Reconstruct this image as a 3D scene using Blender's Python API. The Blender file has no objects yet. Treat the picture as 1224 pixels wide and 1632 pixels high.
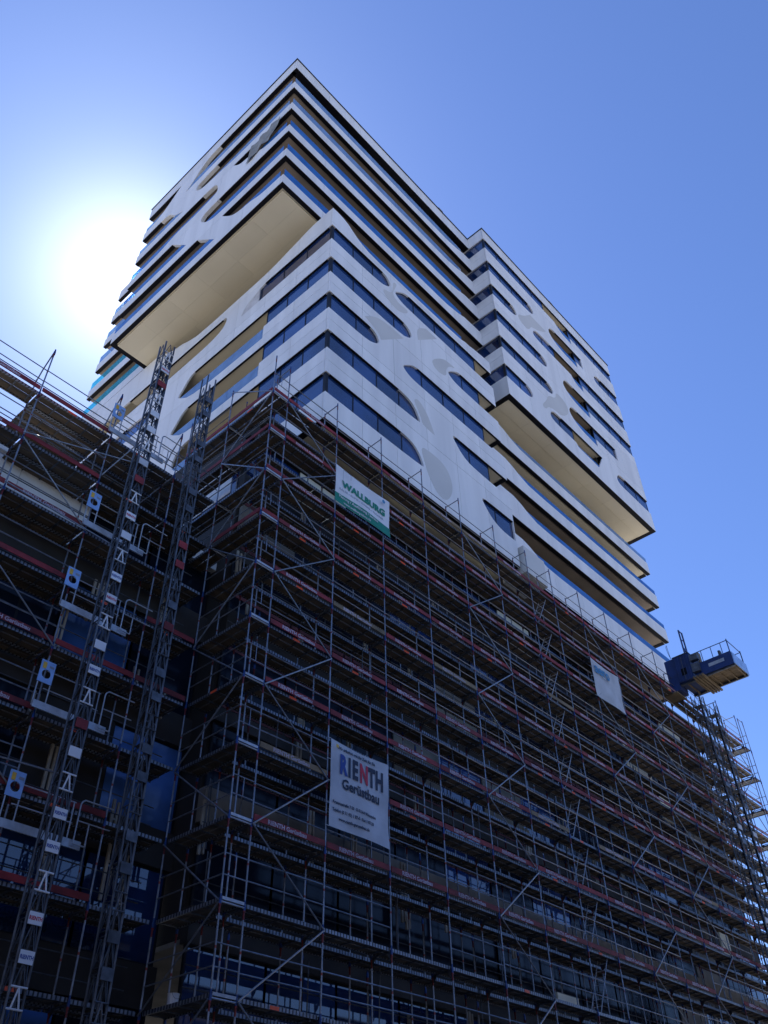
import bpy, math, random
from mathutils import Vector, Matrix
from mathutils.geometry import tessellate_polygon
random.seed(7)
SC = bpy.context.scene
COL = SC.collection

# ------------------------------------------------------------------ camera, sky, sun, exposure
# world axes: X along the long front facade (away to the right), Y along the side facade (away to the left), Z up
# the camera stands at the origin, eye height 1.6 m, so the ground is z = -1.6
GROUND = -1.6
RIGHT = Vector((0.673595, -0.738921, -0.016324)); DOWN = Vector((0.483467, 0.457216, -0.746467)); FWD = Vector((0.559044, 0.494924, 0.665222))
cam = bpy.data.cameras.new("camera"); camo = bpy.data.objects.new("camera", cam); COL.objects.link(camo)
cam.sensor_fit = 'VERTICAL'; cam.sensor_height = 36.0; cam.lens = 1386.9 / 1632 * 36.0
cam.clip_start = 0.05; cam.clip_end = 6000
mw = Matrix.Identity(4)
for i in range(3):
    mw[i][0] = RIGHT[i]; mw[i][1] = -DOWN[i]; mw[i][2] = -FWD[i]
camo.matrix_world = mw
SC.camera = camo
SUN = Vector((0.215, 0.549, 0.808)).normalized()
w = bpy.data.worlds.new("World"); SC.world = w; w.use_nodes = True
wn = w.node_tree.nodes; wl = w.node_tree.links
sky = wn.new("ShaderNodeTexSky"); sky.sky_type = 'NISHITA'; sky.sun_disc = False
sky.sun_elevation = math.asin(SUN.z); sky.sun_rotation = math.atan2(SUN.x, SUN.y)
sky.altitude = 300; sky.air_density = 1.0; sky.dust_density = 0.22; sky.ozone_density = 10.0
bg = wn["Background"]; bg.inputs[1].default_value = 0.10
# circumsolar aureole: the bright patch of air round the sun, which stands just behind the tower's edge
tcw = wn.new("ShaderNodeTexCoord"); nrm = wn.new("ShaderNodeVectorMath"); nrm.operation = 'NORMALIZE'; wl.new(tcw.outputs["Generated"], nrm.inputs[0])
dp = wn.new("ShaderNodeVectorMath"); dp.operation = 'DOT_PRODUCT'; dp.inputs[1].default_value = SUN; wl.new(nrm.outputs[0], dp.inputs[0])
mxv = wn.new("ShaderNodeMath"); mxv.operation = 'MAXIMUM'; mxv.inputs[1].default_value = 0.0; wl.new(dp.outputs["Value"], mxv.inputs[0])
aur = wn.new("ShaderNodeMix"); aur.data_type = 'RGBA'; aur.blend_type = 'ADD'; aur.clamp_result = False; aur.inputs[0].default_value = 1.0
gl = []
for expo, colr in ((280.0, (4.0, 4.0, 3.8)), (42.0, (0.55, 0.85, 0.75))):
    pw = wn.new("ShaderNodeMath"); pw.operation = 'POWER'; pw.inputs[1].default_value = expo; wl.new(mxv.outputs[0], pw.inputs[0])
    g_ = wn.new("ShaderNodeVectorMath"); g_.operation = 'SCALE'; g_.inputs[0].default_value = colr; wl.new(pw.outputs[0], g_.inputs["Scale"]); gl.append(g_)
glow = wn.new("ShaderNodeVectorMath"); glow.operation = 'ADD'; wl.new(gl[0].outputs[0], glow.inputs[0]); wl.new(gl[1].outputs[0], glow.inputs[1])
wb = wn.new("ShaderNodeVectorMath"); wb.operation = 'MULTIPLY'; wb.inputs[1].default_value = (1.0, 0.945, 1.06); wl.new(sky.outputs[0], wb.inputs[0])
wl.new(wb.outputs[0], aur.inputs[6]); wl.new(glow.outputs[0], aur.inputs[7])
wl.new(aur.outputs[2], bg.inputs[0])
sl = bpy.data.lights.new("sun", 'SUN'); sl.energy = 3.5; sl.angle = math.radians(0.5); sl.color = (1, 0.95, 0.88)
so = bpy.data.objects.new("sun", sl); COL.objects.link(so)
so.rotation_euler = (-SUN).to_track_quat('-Z', 'Y').to_euler(); so.location = SUN * 300
SC.view_settings.view_transform = 'Standard'; SC.view_settings.look = 'None'
SC.view_settings.exposure = 1.0; SC.view_settings.gamma = 1.0
SC.cycles.max_bounces = 6; SC.cycles.diffuse_bounces = 3; SC.cycles.glossy_bounces = 3; SC.cycles.transparent_max_bounces = 8

# ------------------------------------------------------------------ materials
def mat(name, col, rough=0.6, metal=0.0, var=0.12, scale=3.0, bump=0.0, ior=None, stretch=None, spec=None):
    m = bpy.data.materials.new(name); m.use_nodes = True
    n = m.node_tree.nodes; l = m.node_tree.links; b = n["Principled BSDF"]
    b.inputs["Roughness"].default_value = rough; b.inputs["Metallic"].default_value = metal
    if spec is not None: b.inputs["Specular IOR Level"].default_value = spec
    if ior: b.inputs["IOR"].default_value = ior
    tc = n.new("ShaderNodeTexCoord"); geo = n.new("ShaderNodeNewGeometry")
    mp = n.new("ShaderNodeMapping"); l.new(geo.outputs["Position"], mp.inputs[0])
    if stretch: mp.inputs["Scale"].default_value = stretch
    nz = n.new("ShaderNodeTexNoise"); nz.inputs["Scale"].default_value = scale; nz.inputs["Detail"].default_value = 5
    l.new(mp.outputs[0], nz.inputs["Vector"])
    rp = n.new("ShaderNodeMapRange"); rp.inputs[1].default_value = 0.3; rp.inputs[2].default_value = 0.7
    rp.inputs[3].default_value = 1 - var; rp.inputs[4].default_value = 1 + var
    l.new(nz.outputs[0], rp.inputs[0])
    oi = n.new("ShaderNodeObjectInfo")
    r2 = n.new("ShaderNodeMapRange"); r2.inputs[3].default_value = 1 - var * 0.6; r2.inputs[4].default_value = 1 + var * 0.6
    l.new(oi.outputs["Random"], r2.inputs[0])
    mu = n.new("ShaderNodeMath"); mu.operation = 'MULTIPLY'; l.new(rp.outputs[0], mu.inputs[0]); l.new(r2.outputs[0], mu.inputs[1])
    hs = n.new("ShaderNodeHueSaturation"); hs.inputs["Color"].default_value = (*col, 1); l.new(mu.outputs[0], hs.inputs["Value"])
    l.new(hs.outputs[0], b.inputs["Base Color"])
    if bump:
        bp = n.new("ShaderNodeBump"); bp.inputs["Strength"].default_value = bump; bp.inputs["Distance"].default_value = 0.02
        l.new(nz.outputs[0], bp.inputs["Height"]); l.new(bp.outputs[0], b.inputs["Normal"])
    return m
M = {}
M['white'] = mat("white_panel", (0.74, 0.75, 0.76), 0.55, var=0.075, scale=1.0, stretch=(1.3, 1.3, 0.1))
M['grey'] = mat("grey_panel", (0.585, 0.585, 0.565), 0.6, var=0.05, scale=0.5)
M['black'] = mat("black_metal", (0.008, 0.008, 0.012), 0.6, spec=0.1)
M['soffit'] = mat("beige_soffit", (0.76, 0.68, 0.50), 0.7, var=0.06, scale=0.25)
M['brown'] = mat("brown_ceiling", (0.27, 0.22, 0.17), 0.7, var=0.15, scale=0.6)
M['inner'] = mat("inner_wall", (0.10, 0.085, 0.075), 0.7, var=0.3, scale=0.5)
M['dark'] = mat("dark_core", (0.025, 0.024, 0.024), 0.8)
M['concrete'] = mat("concrete", (0.20, 0.185, 0.16), 0.85, var=0.22, scale=1.2, bump=0.3)
M['spandrel'] = mat("dark_spandrel", (0.03, 0.026, 0.024), 0.8, var=0.4, scale=0.8)
M['frame'] = mat("window_frame", (0.012, 0.014, 0.02), 0.5, spec=0.2)
M['galv'] = mat("galvanised_tube", (0.22, 0.235, 0.27), 0.42, 0.55, var=0.3, scale=6)
M['dgalv'] = mat("dark_galvanised", (0.10, 0.108, 0.125), 0.5, 0.5, var=0.35, scale=5)
M['alu'] = mat("bright_aluminium", (0.42, 0.44, 0.48), 0.4, 0.3, var=0.2, scale=5)
M['red'] = mat("red_board", (0.19, 0.016, 0.02), 0.7, var=0.4, scale=2.5)
M['letter'] = mat("white_lettering", (0.42, 0.36, 0.42), 0.6, var=0.2)
M['blue'] = mat("blue_paint", (0.008, 0.032, 0.14), 0.45, var=0.25, scale=2)
M['plate'] = mat("blue_plate", (0.26, 0.44, 0.78), 0.5, var=0.15, scale=3)
M['yellow'] = mat("yellow_label", (0.75, 0.45, 0.05), 0.5)
M['orange'] = mat("orange_tag", (0.8, 0.1, 0.03), 0.5)
M['ply'] = mat("plywood_deck", (0.105, 0.078, 0.052), 0.75, var=0.45, scale=1.0, stretch=(0.7, 4, 1))
M['batten'] = mat("pale_batten", (0.34, 0.30, 0.24), 0.7, var=0.3, scale=2)
M['redback'] = mat("dark_red_board", (0.10, 0.022, 0.022), 0.8, var=0.5, scale=2)  # darker, browner red than the outer toe boards
M['timber'] = mat("timber", (0.2, 0.14, 0.075), 0.7, var=0.3, scale=2)
M['banner'] = mat("banner_cloth", (0.66, 0.68, 0.72), 0.7, var=0.08, scale=1.5)
M['bannergrey'] = mat("banner_grey_cloth", (0.46, 0.48, 0.52), 0.7, var=0.15, scale=1.5)
M['green'] = mat("green_print", (0.0, 0.20, 0.13), 0.6, var=0.1)
M['navy'] = mat("navy_print", (0.012, 0.02, 0.05), 0.6)
M['bluep'] = mat("blue_print", (0.02, 0.06, 0.28), 0.6)
M['redp'] = mat("red_print", (0.5, 0.02, 0.05), 0.6)
M['cyanp'] = mat("light_blue_print", (0.03, 0.2, 0.4), 0.6)
M['greyp'] = mat("grey_print", (0.3, 0.32, 0.38), 0.6)
M['asphalt'] = mat("gravel_yard", (0.40, 0.37, 0.32), 0.9, var=0.25, scale=0.7, bump=0.3)
M['glass'] = mat("window_glass", (0.012, 0.04, 0.14), 0.03, 0.0, var=0.6, scale=0.25, ior=1.9)
M['glassdim'] = mat("dark_window_glass", (0.008, 0.012, 0.024), 0.12, 0.0, var=0.4, scale=0.3, ior=1.28)  # darker, rougher and less reflective than the other window glass
M['blueglass'] = mat("blue_window_glass", (0.05, 0.12, 0.32), 0.15, var=0.5, scale=0.6)  # brighter blue base colour than the other window glass
M['tarp'] = mat("grey_tarpaulin", (0.24, 0.245, 0.235), 0.7, var=0.25, scale=1.5, bump=0.5)
M['film'] = mat("plastic_film", (0.6, 0.6, 0.62), 0.3, var=0.2, scale=2)

def glassmix(name, tint, fac, col):
    m = bpy.data.materials.new(name); m.use_nodes = True
    n = m.node_tree.nodes; l = m.node_tree.links
    out = n["Material Output"]; b = n["Principled BSDF"]; b.inputs["Base Color"].default_value = (*col, 1); b.inputs["Roughness"].default_value = 0.12
    geo = n.new("ShaderNodeNewGeometry"); nz = n.new("ShaderNodeTexNoise"); nz.inputs["Scale"].default_value = 1.3; l.new(geo.outputs["Position"], nz.inputs["Vector"])
    mr = n.new("ShaderNodeMapRange"); mr.inputs[1].default_value = 0.3; mr.inputs[2].default_value = 0.7; mr.inputs[3].default_value = fac - 0.15; mr.inputs[4].default_value = fac + 0.12
    l.new(nz.outputs[0], mr.inputs[0])
    t = n.new("ShaderNodeBsdfTransparent"); t.inputs[0].default_value = (*tint, 1)
    mx = n.new("ShaderNodeMixShader"); l.new(mr.outputs[0], mx.inputs[0]); l.new(t.outputs[0], mx.inputs[1]); l.new(b.outputs[0], mx.inputs[2])
    l.new(mx.outputs[0], out.inputs[0]); return m
M['bal_blue'] = glassmix("blue_film_balustrade", (0.25, 0.5, 0.9), 0.84, (0.02, 0.15, 0.46))
M['bal_pale'] = glassmix("sky_tinted_balustrade", (0.6, 0.8, 0.95), 0.68, (0.22, 0.36, 0.6))  # clear glass; the sky's reflection is put into its pale blue base colour
M['bal_cyan'] = glassmix("turquoise_balustrade", (0.3, 0.85, 0.95), 0.4, (0.05, 0.45, 0.55))

def banded(name, base):      # galvanised tube with painted blue and red marks at every 2 m lift
    m = base.copy(); m.name = name
    n = m.node_tree.nodes; l = m.node_tree.links; b = n["Principled BSDF"]
    src = b.inputs["Base Color"].links[0].from_socket
    geo = n.new("ShaderNodeNewGeometry"); sx = n.new("ShaderNodeSeparateXYZ"); l.new(geo.outputs["Position"], sx.inputs[0])
    ad = n.new("ShaderNodeMath"); ad.operation = 'ADD'; ad.inputs[1].default_value = 20 - 0.86 + 0.45; l.new(sx.outputs[2], ad.inputs[0])
    md = n.new("ShaderNodeMath"); md.operation = 'MODULO'; md.inputs[1].default_value = 2.0; l.new(ad.outputs[0], md.inputs[0])
    dv = n.new("ShaderNodeMath"); dv.operation = 'DIVIDE'; dv.inputs[1].default_value = 2.0; l.new(md.outputs[0], dv.inputs[0])
    def ramp(lo, hi):
        r = n.new("ShaderNodeValToRGB"); r.color_ramp.interpolation = 'CONSTANT'; e = r.color_ramp.elements
        e[0].position = 0; e[0].color = (0, 0, 0, 1); e[1].position = lo; e[1].color = (1, 1, 1, 1)
        x = e.new(hi); x.color = (0, 0, 0, 1)
        l.new(dv.outputs[0], r.inputs[0]); return r
    cur = src
    for lo, hi, c in ((0.03, 0.135, (0.15, 0.02, 0.022, 1)), (0.135, 0.25, (0.018, 0.05, 0.17, 1)), (0.66, 0.69, (0.25, 0.05, 0.04, 1))):
        r = ramp(lo, hi); mx = n.new("ShaderNodeMix"); mx.data_type = 'RGBA'
        l.new(r.outputs[0], mx.inputs[0]); l.new(cur, mx.inputs[6]); mx.inputs[7].default_value = c; cur = mx.outputs[2]
    l.new(cur, b.inputs["Base Color"]); return m
M['std'] = banded("marked_upright_tube", M['galv'])

def perforated(name):        # steel deck edge with punched holes
    m = M['galv'].copy(); m.name = name
    n = m.node_tree.nodes; l = m.node_tree.links; b = n["Principled BSDF"]; src = b.inputs["Base Color"].links[0].from_socket
    geo = n.new("ShaderNodeNewGeometry"); wv = n.new("ShaderNodeVectorMath"); wv.operation = 'DOT_PRODUCT'; wv.inputs[1].default_value = (1, 1, 0)
    l.new(geo.outputs["Position"], wv.inputs[0])
    md = n.new("ShaderNodeMath"); md.operation = 'PINGPONG'; md.inputs[1].default_value = 0.055; l.new(wv.outputs["Value"], md.inputs[0])
    gt = n.new("ShaderNodeMath"); gt.operation = 'GREATER_THAN'; gt.inputs[1].default_value = 0.034; l.new(md.outputs[0], gt.inputs[0])
    mx = n.new("ShaderNodeMix"); mx.data_type = 'RGBA'; l.new(gt.outputs[0], mx.inputs[0]); l.new(src, mx.inputs[6]); mx.inputs[7].default_value = (0.035, 0.035, 0.04, 1)
    l.new(mx.outputs[2], b.inputs["Base Color"]); return m
M['rail'] = perforated("perforated_deck_edge")

# ------------------------------------------------------------------ mesh helpers
class MB:
    def __init__(s): s.v = []; s.f = []; s.mi = []; s.ms = []
    def slot(s, m):
        if m not in s.ms: s.ms.append(m)
        return s.ms.index(m)
    def face(s, pts, m):
        i = len(s.v); s.v += [tuple(p) for p in pts]; s.f.append(tuple(range(i, i + len(pts)))); s.mi.append(s.slot(m))
    def box(s, x0, x1, y0, y1, z0, z1, m):
        i = len(s.v); k = s.slot(m)
        s.v += [(x, y, z) for z in (z0, z1) for y in (y0, y1) for x in (x0, x1)]
        for f in ((0, 2, 3, 1), (4, 5, 7, 6), (0, 1, 5, 4), (2, 6, 7, 3), (0, 4, 6, 2), (1, 3, 7, 5)):
            s.f.append(tuple(i + a for a in f)); s.mi.append(k)
        return s
    def tube(s, a, b, r, m, n=6):
        a = Vector(a); b = Vector(b); d = (b - a).normalized()
        u = d.orthogonal().normalized(); w_ = d.cross(u); i = len(s.v); k = s.slot(m)
        for p in (a, b):
            for j in range(n):
                t = 2 * math.pi * j / n; s.v.append(tuple(p + u * (r * math.cos(t)) + w_ * (r * math.sin(t))))
        for j in range(n):
            s.f.append((i + j, i + (j + 1) % n, i + n + (j + 1) % n, i + n + j)); s.mi.append(k)
        s.f.append(tuple(i + j for j in reversed(range(n)))); s.mi.append(k)
        s.f.append(tuple(i + n + j for j in range(n))); s.mi.append(k)
        return s
    def path(s, pts, r, m, n=6):
        for a, b in zip(pts, pts[1:]): s.tube(a, b, r, m, n)
        return s
    def mesh(s, name):
        me = bpy.data.meshes.new(name); me.from_pydata(s.v, [], s.f)
        for m in s.ms: me.materials.append(M[m])
        me.polygons.foreach_set("material_index", s.mi); me.update(); return me

def thing(name, loc, label, cat, group=None):
    o = bpy.data.objects.new(name, None); COL.objects.link(o); o.location = loc
    o["label"] = label; o["category"] = cat
    if group: o["group"] = group
    return o
def put(name, me, parent=None, loc=(0, 0, 0), rot=None, scale=None):
    """loc is in world coordinates for parts of a thing; in the part's own frame for sub-parts"""
    o = bpy.data.objects.new(name, me); COL.objects.link(o); l = Vector(loc)
    if parent is not None:
        o.parent = parent; l = l - world_of(parent)
    o.location = l
    if rot: o.rotation_euler = rot
    if scale: o.scale = scale
    return o
def world_of(o):
    p = Vector(o.location)
    while o.parent is not None: o = o.parent; p = p + Vector(o.location)
    return p
def tag(o, label, cat, group=None):
    o["label"] = label; o["category"] = cat
    if group: o["group"] = group
    return o
def boxpart(name, parent, x0, x1, y0, y1, z0, z1, m):
    b = MB(); c = ((x0 + x1) / 2, (y0 + y1) / 2, (z0 + z1) / 2)
    b.box(x0 - c[0], x1 - c[0], y0 - c[1], y1 - c[1], z0 - c[2], z1 - c[2], m)
    return put(name, b.mesh(name), parent, c)

def smooth(pts, it=2):       # Chaikin; a third element 1 keeps a corner sharp
    P = [(p[0], p[1], len(p) > 2) for p in pts]
    for _ in range(it):
        Q = []; n = len(P)
        for i in range(n):
            a, b = P[i], P[(i + 1) % n]
            if a[2]: Q.append(a)
            else: Q.append((0.75 * a[0] + 0.25 * b[0], 0.75 * a[1] + 0.25 * b[1], False))
            if not b[2]: Q.append((0.25 * a[0] + 0.75 * b[0], 0.25 * a[1] + 0.75 * b[1], False))
        P = Q
    return [(p[0], p[1]) for p in P]
def clip(poly, ax, val, keep_gt):
    out = []; n = len(poly)
    for i in range(n):
        a, b = poly[i], poly[(i + 1) % n]
        ia = (a[ax] >= val) if keep_gt else (a[ax] <= val); ib = (b[ax] >= val) if keep_gt else (b[ax] <= val)
        if ia: out.append(a)
        if ia != ib:
            t = (val - a[ax]) / (b[ax] - a[ax]); q = [0, 0]; q[ax] = val; q[1 - ax] = a[1 - ax] + t * (b[1 - ax] - a[1 - ax]); out.append(tuple(q))
    return out
def area(p): return abs(sum(p[i][0] * p[(i + 1) % len(p)][1] - p[(i + 1) % len(p)][0] * p[i][1] for i in range(len(p)))) / 2
def cuts(a, b, step):
    n = max(1, round((b - a) / step)); return [a + (b - a) * i / n for i in range(n + 1)]
def skin(parent, face, c, outer, holes, cu, cz, m='white', th=0.25, gap=0.009, name='facade_panel'):
    """a facade skin with openings, cut into panels; face 'F': plane y=c, (u,z)->x,z ; face 'L': plane x=c, (u,z)->y,z"""
    polys = [outer] + list(holes); flat = [p for q in polys for p in q]
    tris = tessellate_polygon([[Vector((p[0], p[1], 0)) for p in q] for q in polys])
    res = []
    for i in range(len(cu) - 1):
        col = []
        for t in tris:
            p = clip([tuple(flat[k]) for k in t], 0, cu[i] + gap, True); p = clip(p, 0, cu[i + 1] - gap, False) if len(p) > 2 else []
            if len(p) > 2: col.append(p)
        for j in range(len(cz) - 1):
            cell = []
            for p in col:
                q = clip(p, 1, cz[j] + gap, True); q = clip(q, 1, cz[j + 1] - gap, False) if len(q) > 2 else []
                if len(q) > 2 and area(q) > 1e-5: cell.append(q)
            if sum(area(q) for q in cell) < 0.02: continue
            ou = (cu[i] + cu[i + 1]) / 2; oz = (cz[j] + cz[j + 1]) / 2
            vid = {}; vs = []; allf = []
            def vi(p):
                k = (round(p[0], 3), round(p[1], 3))
                if k not in vid: vid[k] = len(vs); vs.append(k)
                return vid[k]
            for q in cell:
                a = [];
                for p in q:
                    k = vi(p)
                    if k not in a: a.append(k)
                if len(a) > 2:
                    s = sum(vs[a[n]][0] * vs[a[(n + 1) % len(a)]][1] - vs[a[(n + 1) % len(a)]][0] * vs[a[n]][1] for n in range(len(a)))
                    if s < 0: a.reverse()
                    allf.append(a)
            root = list(range(len(vs)))
            def find(k):
                while root[k] != k: root[k] = root[root[k]]; k = root[k]
                return k
            for a in allf:
                for k in a[1:]: root[find(k)] = find(a[0])
            groups = {}
            for a in allf: groups.setdefault(find(a[0]), []).append(a)
            for fs in groups.values(): res.append(solid_panel(parent, face, c, vs, fs, ou, oz, m, th, name))
    return res
def solid_panel(parent, face, c, allv, fs, ou, oz, m, th, name):
            ids = sorted({k for a in fs for k in a}); mp = {k: i for i, k in enumerate(ids)}
            vs = [allv[k] for k in ids]; fs = [[mp[k] for k in a] for a in fs]
            ed = {}
            for a in fs:
                for n in range(len(a)):
                    e = (a[n], a[(n + 1) % len(a)]); ed[e] = 1
            nv = len(vs); V = []
            for d in (0.0, th):
                for p in vs: V.append((p[0] - ou, d, p[1] - oz) if face == 'F' else (d, p[0] - ou, p[1] - oz))
            Fc = []
            for a in fs:
                b2 = [k + nv for k in a]
                if face == 'F': Fc.append(tuple(a)); Fc.append(tuple(reversed(b2)))
                else: Fc.append(tuple(reversed(a))); Fc.append(tuple(b2))
            for (a, b) in ed:
                if (b, a) not in ed:
                    q = (b, a, a + nv, b + nv); Fc.append(q if face == 'F' else tuple(reversed(q)))
            me = bpy.data.meshes.new(name); me.from_pydata(V, [], Fc); me.materials.append(M[m]); me.update()
            return put(name, me, parent, (ou, c, oz) if face == 'F' else (c, ou, oz))
def rect(u0, u1, z0, z1): return [(u0, z0), (u1, z0), (u1, z1), (u0, z1)]
def fbox(b, face, c, u0, u1, d0, d1, z0, z1, m):
    if face == 'F': b.box(u0, u1, c + d0, c + d1, z0, z1, m)
    else: b.box(c + d0, c + d1, u0, u1, z0, z1, m)
def facepart(name, parent, face, c, u0, u1, d0, d1, z0, z1, m):
    if face == 'F': return boxpart(name, parent, u0, u1, c + d0, c + d1, z0, z1, m)
    return boxpart(name, parent, c + d0, c + d1, u0, u1, z0, z1, m)
def window(parent, face, c, u0, u1, z0, z1, step=1.3, d=0.13, glass='glass', mull=None):
    """frame (part) with one pane (sub-part) between each pair of mullions"""
    us = mull or cuts(u0, u1, step); o = ((u0 + u1) / 2, (z0 + z1) / 2)
    b = MB(); cc = 0.0
    for u in us: fbox(b, face, 0, u - o[0] - 0.035, u - o[0] + 0.035, -0.025, 0.06, z0 - o[1], z1 - o[1], 'frame')
    for z in (z0, z1 - 0.07): fbox(b, face, 0, u0 - o[0], u1 - o[0], -0.022, 0.055, z - o[1], z + 0.07 - o[1], 'frame')
    wpos = (o[0], c + d, o[1]) if face == 'F' else (c + d, o[0], o[1])
    wd = put('window', b.mesh('window'), parent, wpos)
    for a, e in zip(us, us[1:]):
        p = MB(); h = (e - a) / 2
        fbox(p, face, 0, -h + 0.035, h - 0.035, -0.012, 0.012, -(z1 - z0) / 2 + 0.06, (z1 - z0) / 2 - 0.06, glass)
        po = ((a + e) / 2, c + d, o[1]) if face == 'F' else (c + d, (a + e) / 2, o[1])
        pn = put('pane', p.mesh('pane'), wd, po)
        t = math.radians(random.uniform(-0.5, 0.5)); pn.rotation_euler = (0, 0, t) if random.random() < .5 else ((t, 0, 0) if face == 'F' else (0, t, 0))
    return wd
def balustrade(parent, face, c, u0, u1, z0, z1, m, step=2.6, d=0.03):
    for a, e in zip(cuts(u0, u1, step), cuts(u0, u1, step)[1:]):
        p = facepart('balustrade_pane', parent, face, c, a + 0.01, e - 0.01, d, d + 0.02, z0, z1, m)

# ------------------------------------------------------------------ ground
g = MB(); g.face([(-1500, -1500, GROUND), (1500, -1500, GROUND), (1500, 1500, GROUND), (-1500, 1500, GROUND)], 'asphalt')
go = put('ground', g.mesh('ground')); go["kind"] = "structure"

# ------------------------------------------------------------------ the tower: shifted storeys of white bands
S = 3.08
TW = thing('tower_building', (33, 26, GROUND), 'white high-rise tower with shifted storeys, banded windows and balconies above the scaffold', 'tower')
XU, YU = 14.19, 19.5        # upper block corner
XM, YM = 16.77, 18.1        # middle block corner
XB, YB = 32.75, 18.08       # right-hand block corner
XE = 51.45                  # far end of the front
UB = [45.5 + S * k for k in range(6)]      # undersides of the upper bands (k=5: roof parapet)
TOP = 62.2
YL = 35.75                  # rear end of the upper block's side face
def edge(parent, face, c, u0, u1, z, d=0.27):          # black strip along the underside of a band
    facepart('edge_strip', parent, face, c, u0, u1, 0.012, d, z - 0.035, z + 0.02, 'black')
def slab(x0, x1, y0, y1, z, m='brown', t=0.28):
    return boxpart('balcony_slab', TW, x0, x1, y0, y1, z, z + t, m)

# --- upper block, front face: continuous balconies, bands swelling at their right-hand end
for k in range(5):
    b = UB[k]; xs = 28.6 + 0.35 * k
    prof = [(XU, b), (XB + 0.3, b), (XB + 0.3, b + 1.42), (xs + 3.0, b + 1.42), (xs + 1.9, b + 1.36), (xs + 1.1, b + 1.1), (xs, b + 0.88), (xs - 1, b + 0.85), (XU, b + 0.85)]
    skin(TW, 'F', YU, prof, [], cuts(XU, XB - 0.005, 3.1), [b, b + 1.6], th=0.2)
    edge(TW, 'F', YU, XU + 0.02, XB, b)
    balustrade(TW, 'F', YU, XU + 0.1, xs + 1.6, b + 0.85, b + 1.6, 'bal_blue' if k < 3 else 'bal_pale')
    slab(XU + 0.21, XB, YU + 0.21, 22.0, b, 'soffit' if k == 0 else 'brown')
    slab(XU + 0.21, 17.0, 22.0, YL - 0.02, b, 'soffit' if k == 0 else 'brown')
    # recessed storey: glazing and wall
    for i, (a, e) in enumerate(zip(cuts(17.0, XB, 3.15), cuts(17.0, XB, 3.15)[1:])):
        if (i + k) % 4 == 3: facepart('inner_wall', TW, 'F', 21.9, a, e, 0, 0.1, b + 0.28, b + S, 'inner')
        else: window(TW, 'F', 21.9, a, e, b + 0.3, b + S - 0.02, 1.6, 0.05, 'glassdim')
    for i, (a, e) in enumerate(zip(cuts(22.0, YL, 3.4), cuts(22.0, YL, 3.4)[1:])):
        if (i + k) % 3 == 1: facepart('inner_wall', TW, 'L', 16.9, a, e, 0, 0.1, b + 0.28, b + S, 'inner')
        else: window(TW, 'L', 16.9, a, e, b + 0.3, b + S - 0.02, 1.7, 0.05, 'glassdim')
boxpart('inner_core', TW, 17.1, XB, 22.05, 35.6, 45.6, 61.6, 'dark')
# roof parapet of the upper block
skin(TW, 'F', YU, rect(XU, XB + 0.3, UB[5], TOP), [], cuts(XU, XB - 0.005, 3.1), [UB[5], TOP], th=0.2)
edge(TW, 'F', YU, XU + 0.02, XB, UB[5], 0.5)
boxpart('roof_slab', TW, XU + 0.26, XB, YU + 0.26, YL - 0.02, UB[5], UB[5] + 0.35, 'brown')
boxpart('parapet_coping', TW, XU - 0.06, XB + 0.2, YU - 0.06, YU + 0.3, TOP + 0.002, TOP + 0.07, 'frame')
boxpart('parapet_coping', TW, XU - 0.06, XU + 0.3, YU + 0.302, YL, TOP + 0.002, TOP + 0.07, 'frame')
boxpart('wooden_infill', TW, 21.5, 31.5, YU + 0.9, YU + 1.0, UB[4] + 1.3, UB[5], 'soffit')
# --- upper block, side face with leaf-shaped openings
def Q(l): return smooth([p for p in l])
s1 = 1
holesL = [
 # k0 right / left
 [(18.0, 46.37, 1), (21.3, 46.4), (22.3, 46.85), (23.3, 47.0), (24.1, 47.35), (25.15, 48.6, 1), (18.0, 48.6, 1)],
 [(25.45, 46.4, 1), (27.55, 48.6, 1), (37, 48.6, 1), (37, 46.4, 1)],
 [(18.0, 49.45, 1), (25.6, 49.45), (26.6, 49.75), (27.4, 50.5), (27.75, 51.2), (27.1, 51.68), (18.0, 51.68, 1)],
 [(28.8, 49.5, 1), (30.75, 51.68, 1), (37, 51.68, 1), (37, 49.5, 1)],
 [(18.0, 52.52, 1), (21.6, 52.55), (22.6, 53.3), (23.4, 53.75), (24.3, 53.9), (25.0, 54.76, 1), (18.0, 54.76, 1)],
 [(26.35, 53.55), (26.45, 53.0), (27.6, 52.9), (29.0, 52.85), (30.6, 52.95), (32.2, 52.55), (33.5, 52.5), (37, 52.5, 1), (37, 54.76, 1), (27.3, 54.76), (26.6, 54.4)],
 [(18.0, 55.6, 1), (25.0, 55.7), (26.2, 56.0), (28.0, 56.2), (28.9, 56.5), (29.45, 57.2), (28.9, 57.84), (18.0, 57.84, 1)],
 [(30.45, 55.7, 1), (31.6, 56.4), (32.0, 57.1), (32.8, 57.84), (37, 57.84, 1), (37, 55.7, 1)],
 [(18.0, 58.7, 1), (29.4, 58.7), (30.9, 58.7, 1), (30.2, 59.25), (29.7, 59.9), (28.9, 60.6), (28.0, 60.92), (18.0, 60.92, 1)],
 [(31.75, 60.92, 1), (33.3, 59.4), (34.5, 58.85), (37, 58.7, 1), (37, 60.92, 1)],
]
skin(TW, 'L', XU, rect(17.0, 38, 45.5, TOP), [Q(h) for h in holesL], [YU + 0.203] + cuts(YU + 0.203, YL, 3.2)[1:], UB + [TOP])
for k in range(6): edge(TW, 'L', XU, YU + 0.285, YL, UB[k], 0.27)
for k in range(5): balustrade(TW, 'L', XU, YU + 0.3, YL - 0.1, UB[k] + 0.7, UB[k] + 1.6, 'bal_blue' if k < 3 else 'bal_pale', d=0.03)
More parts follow.
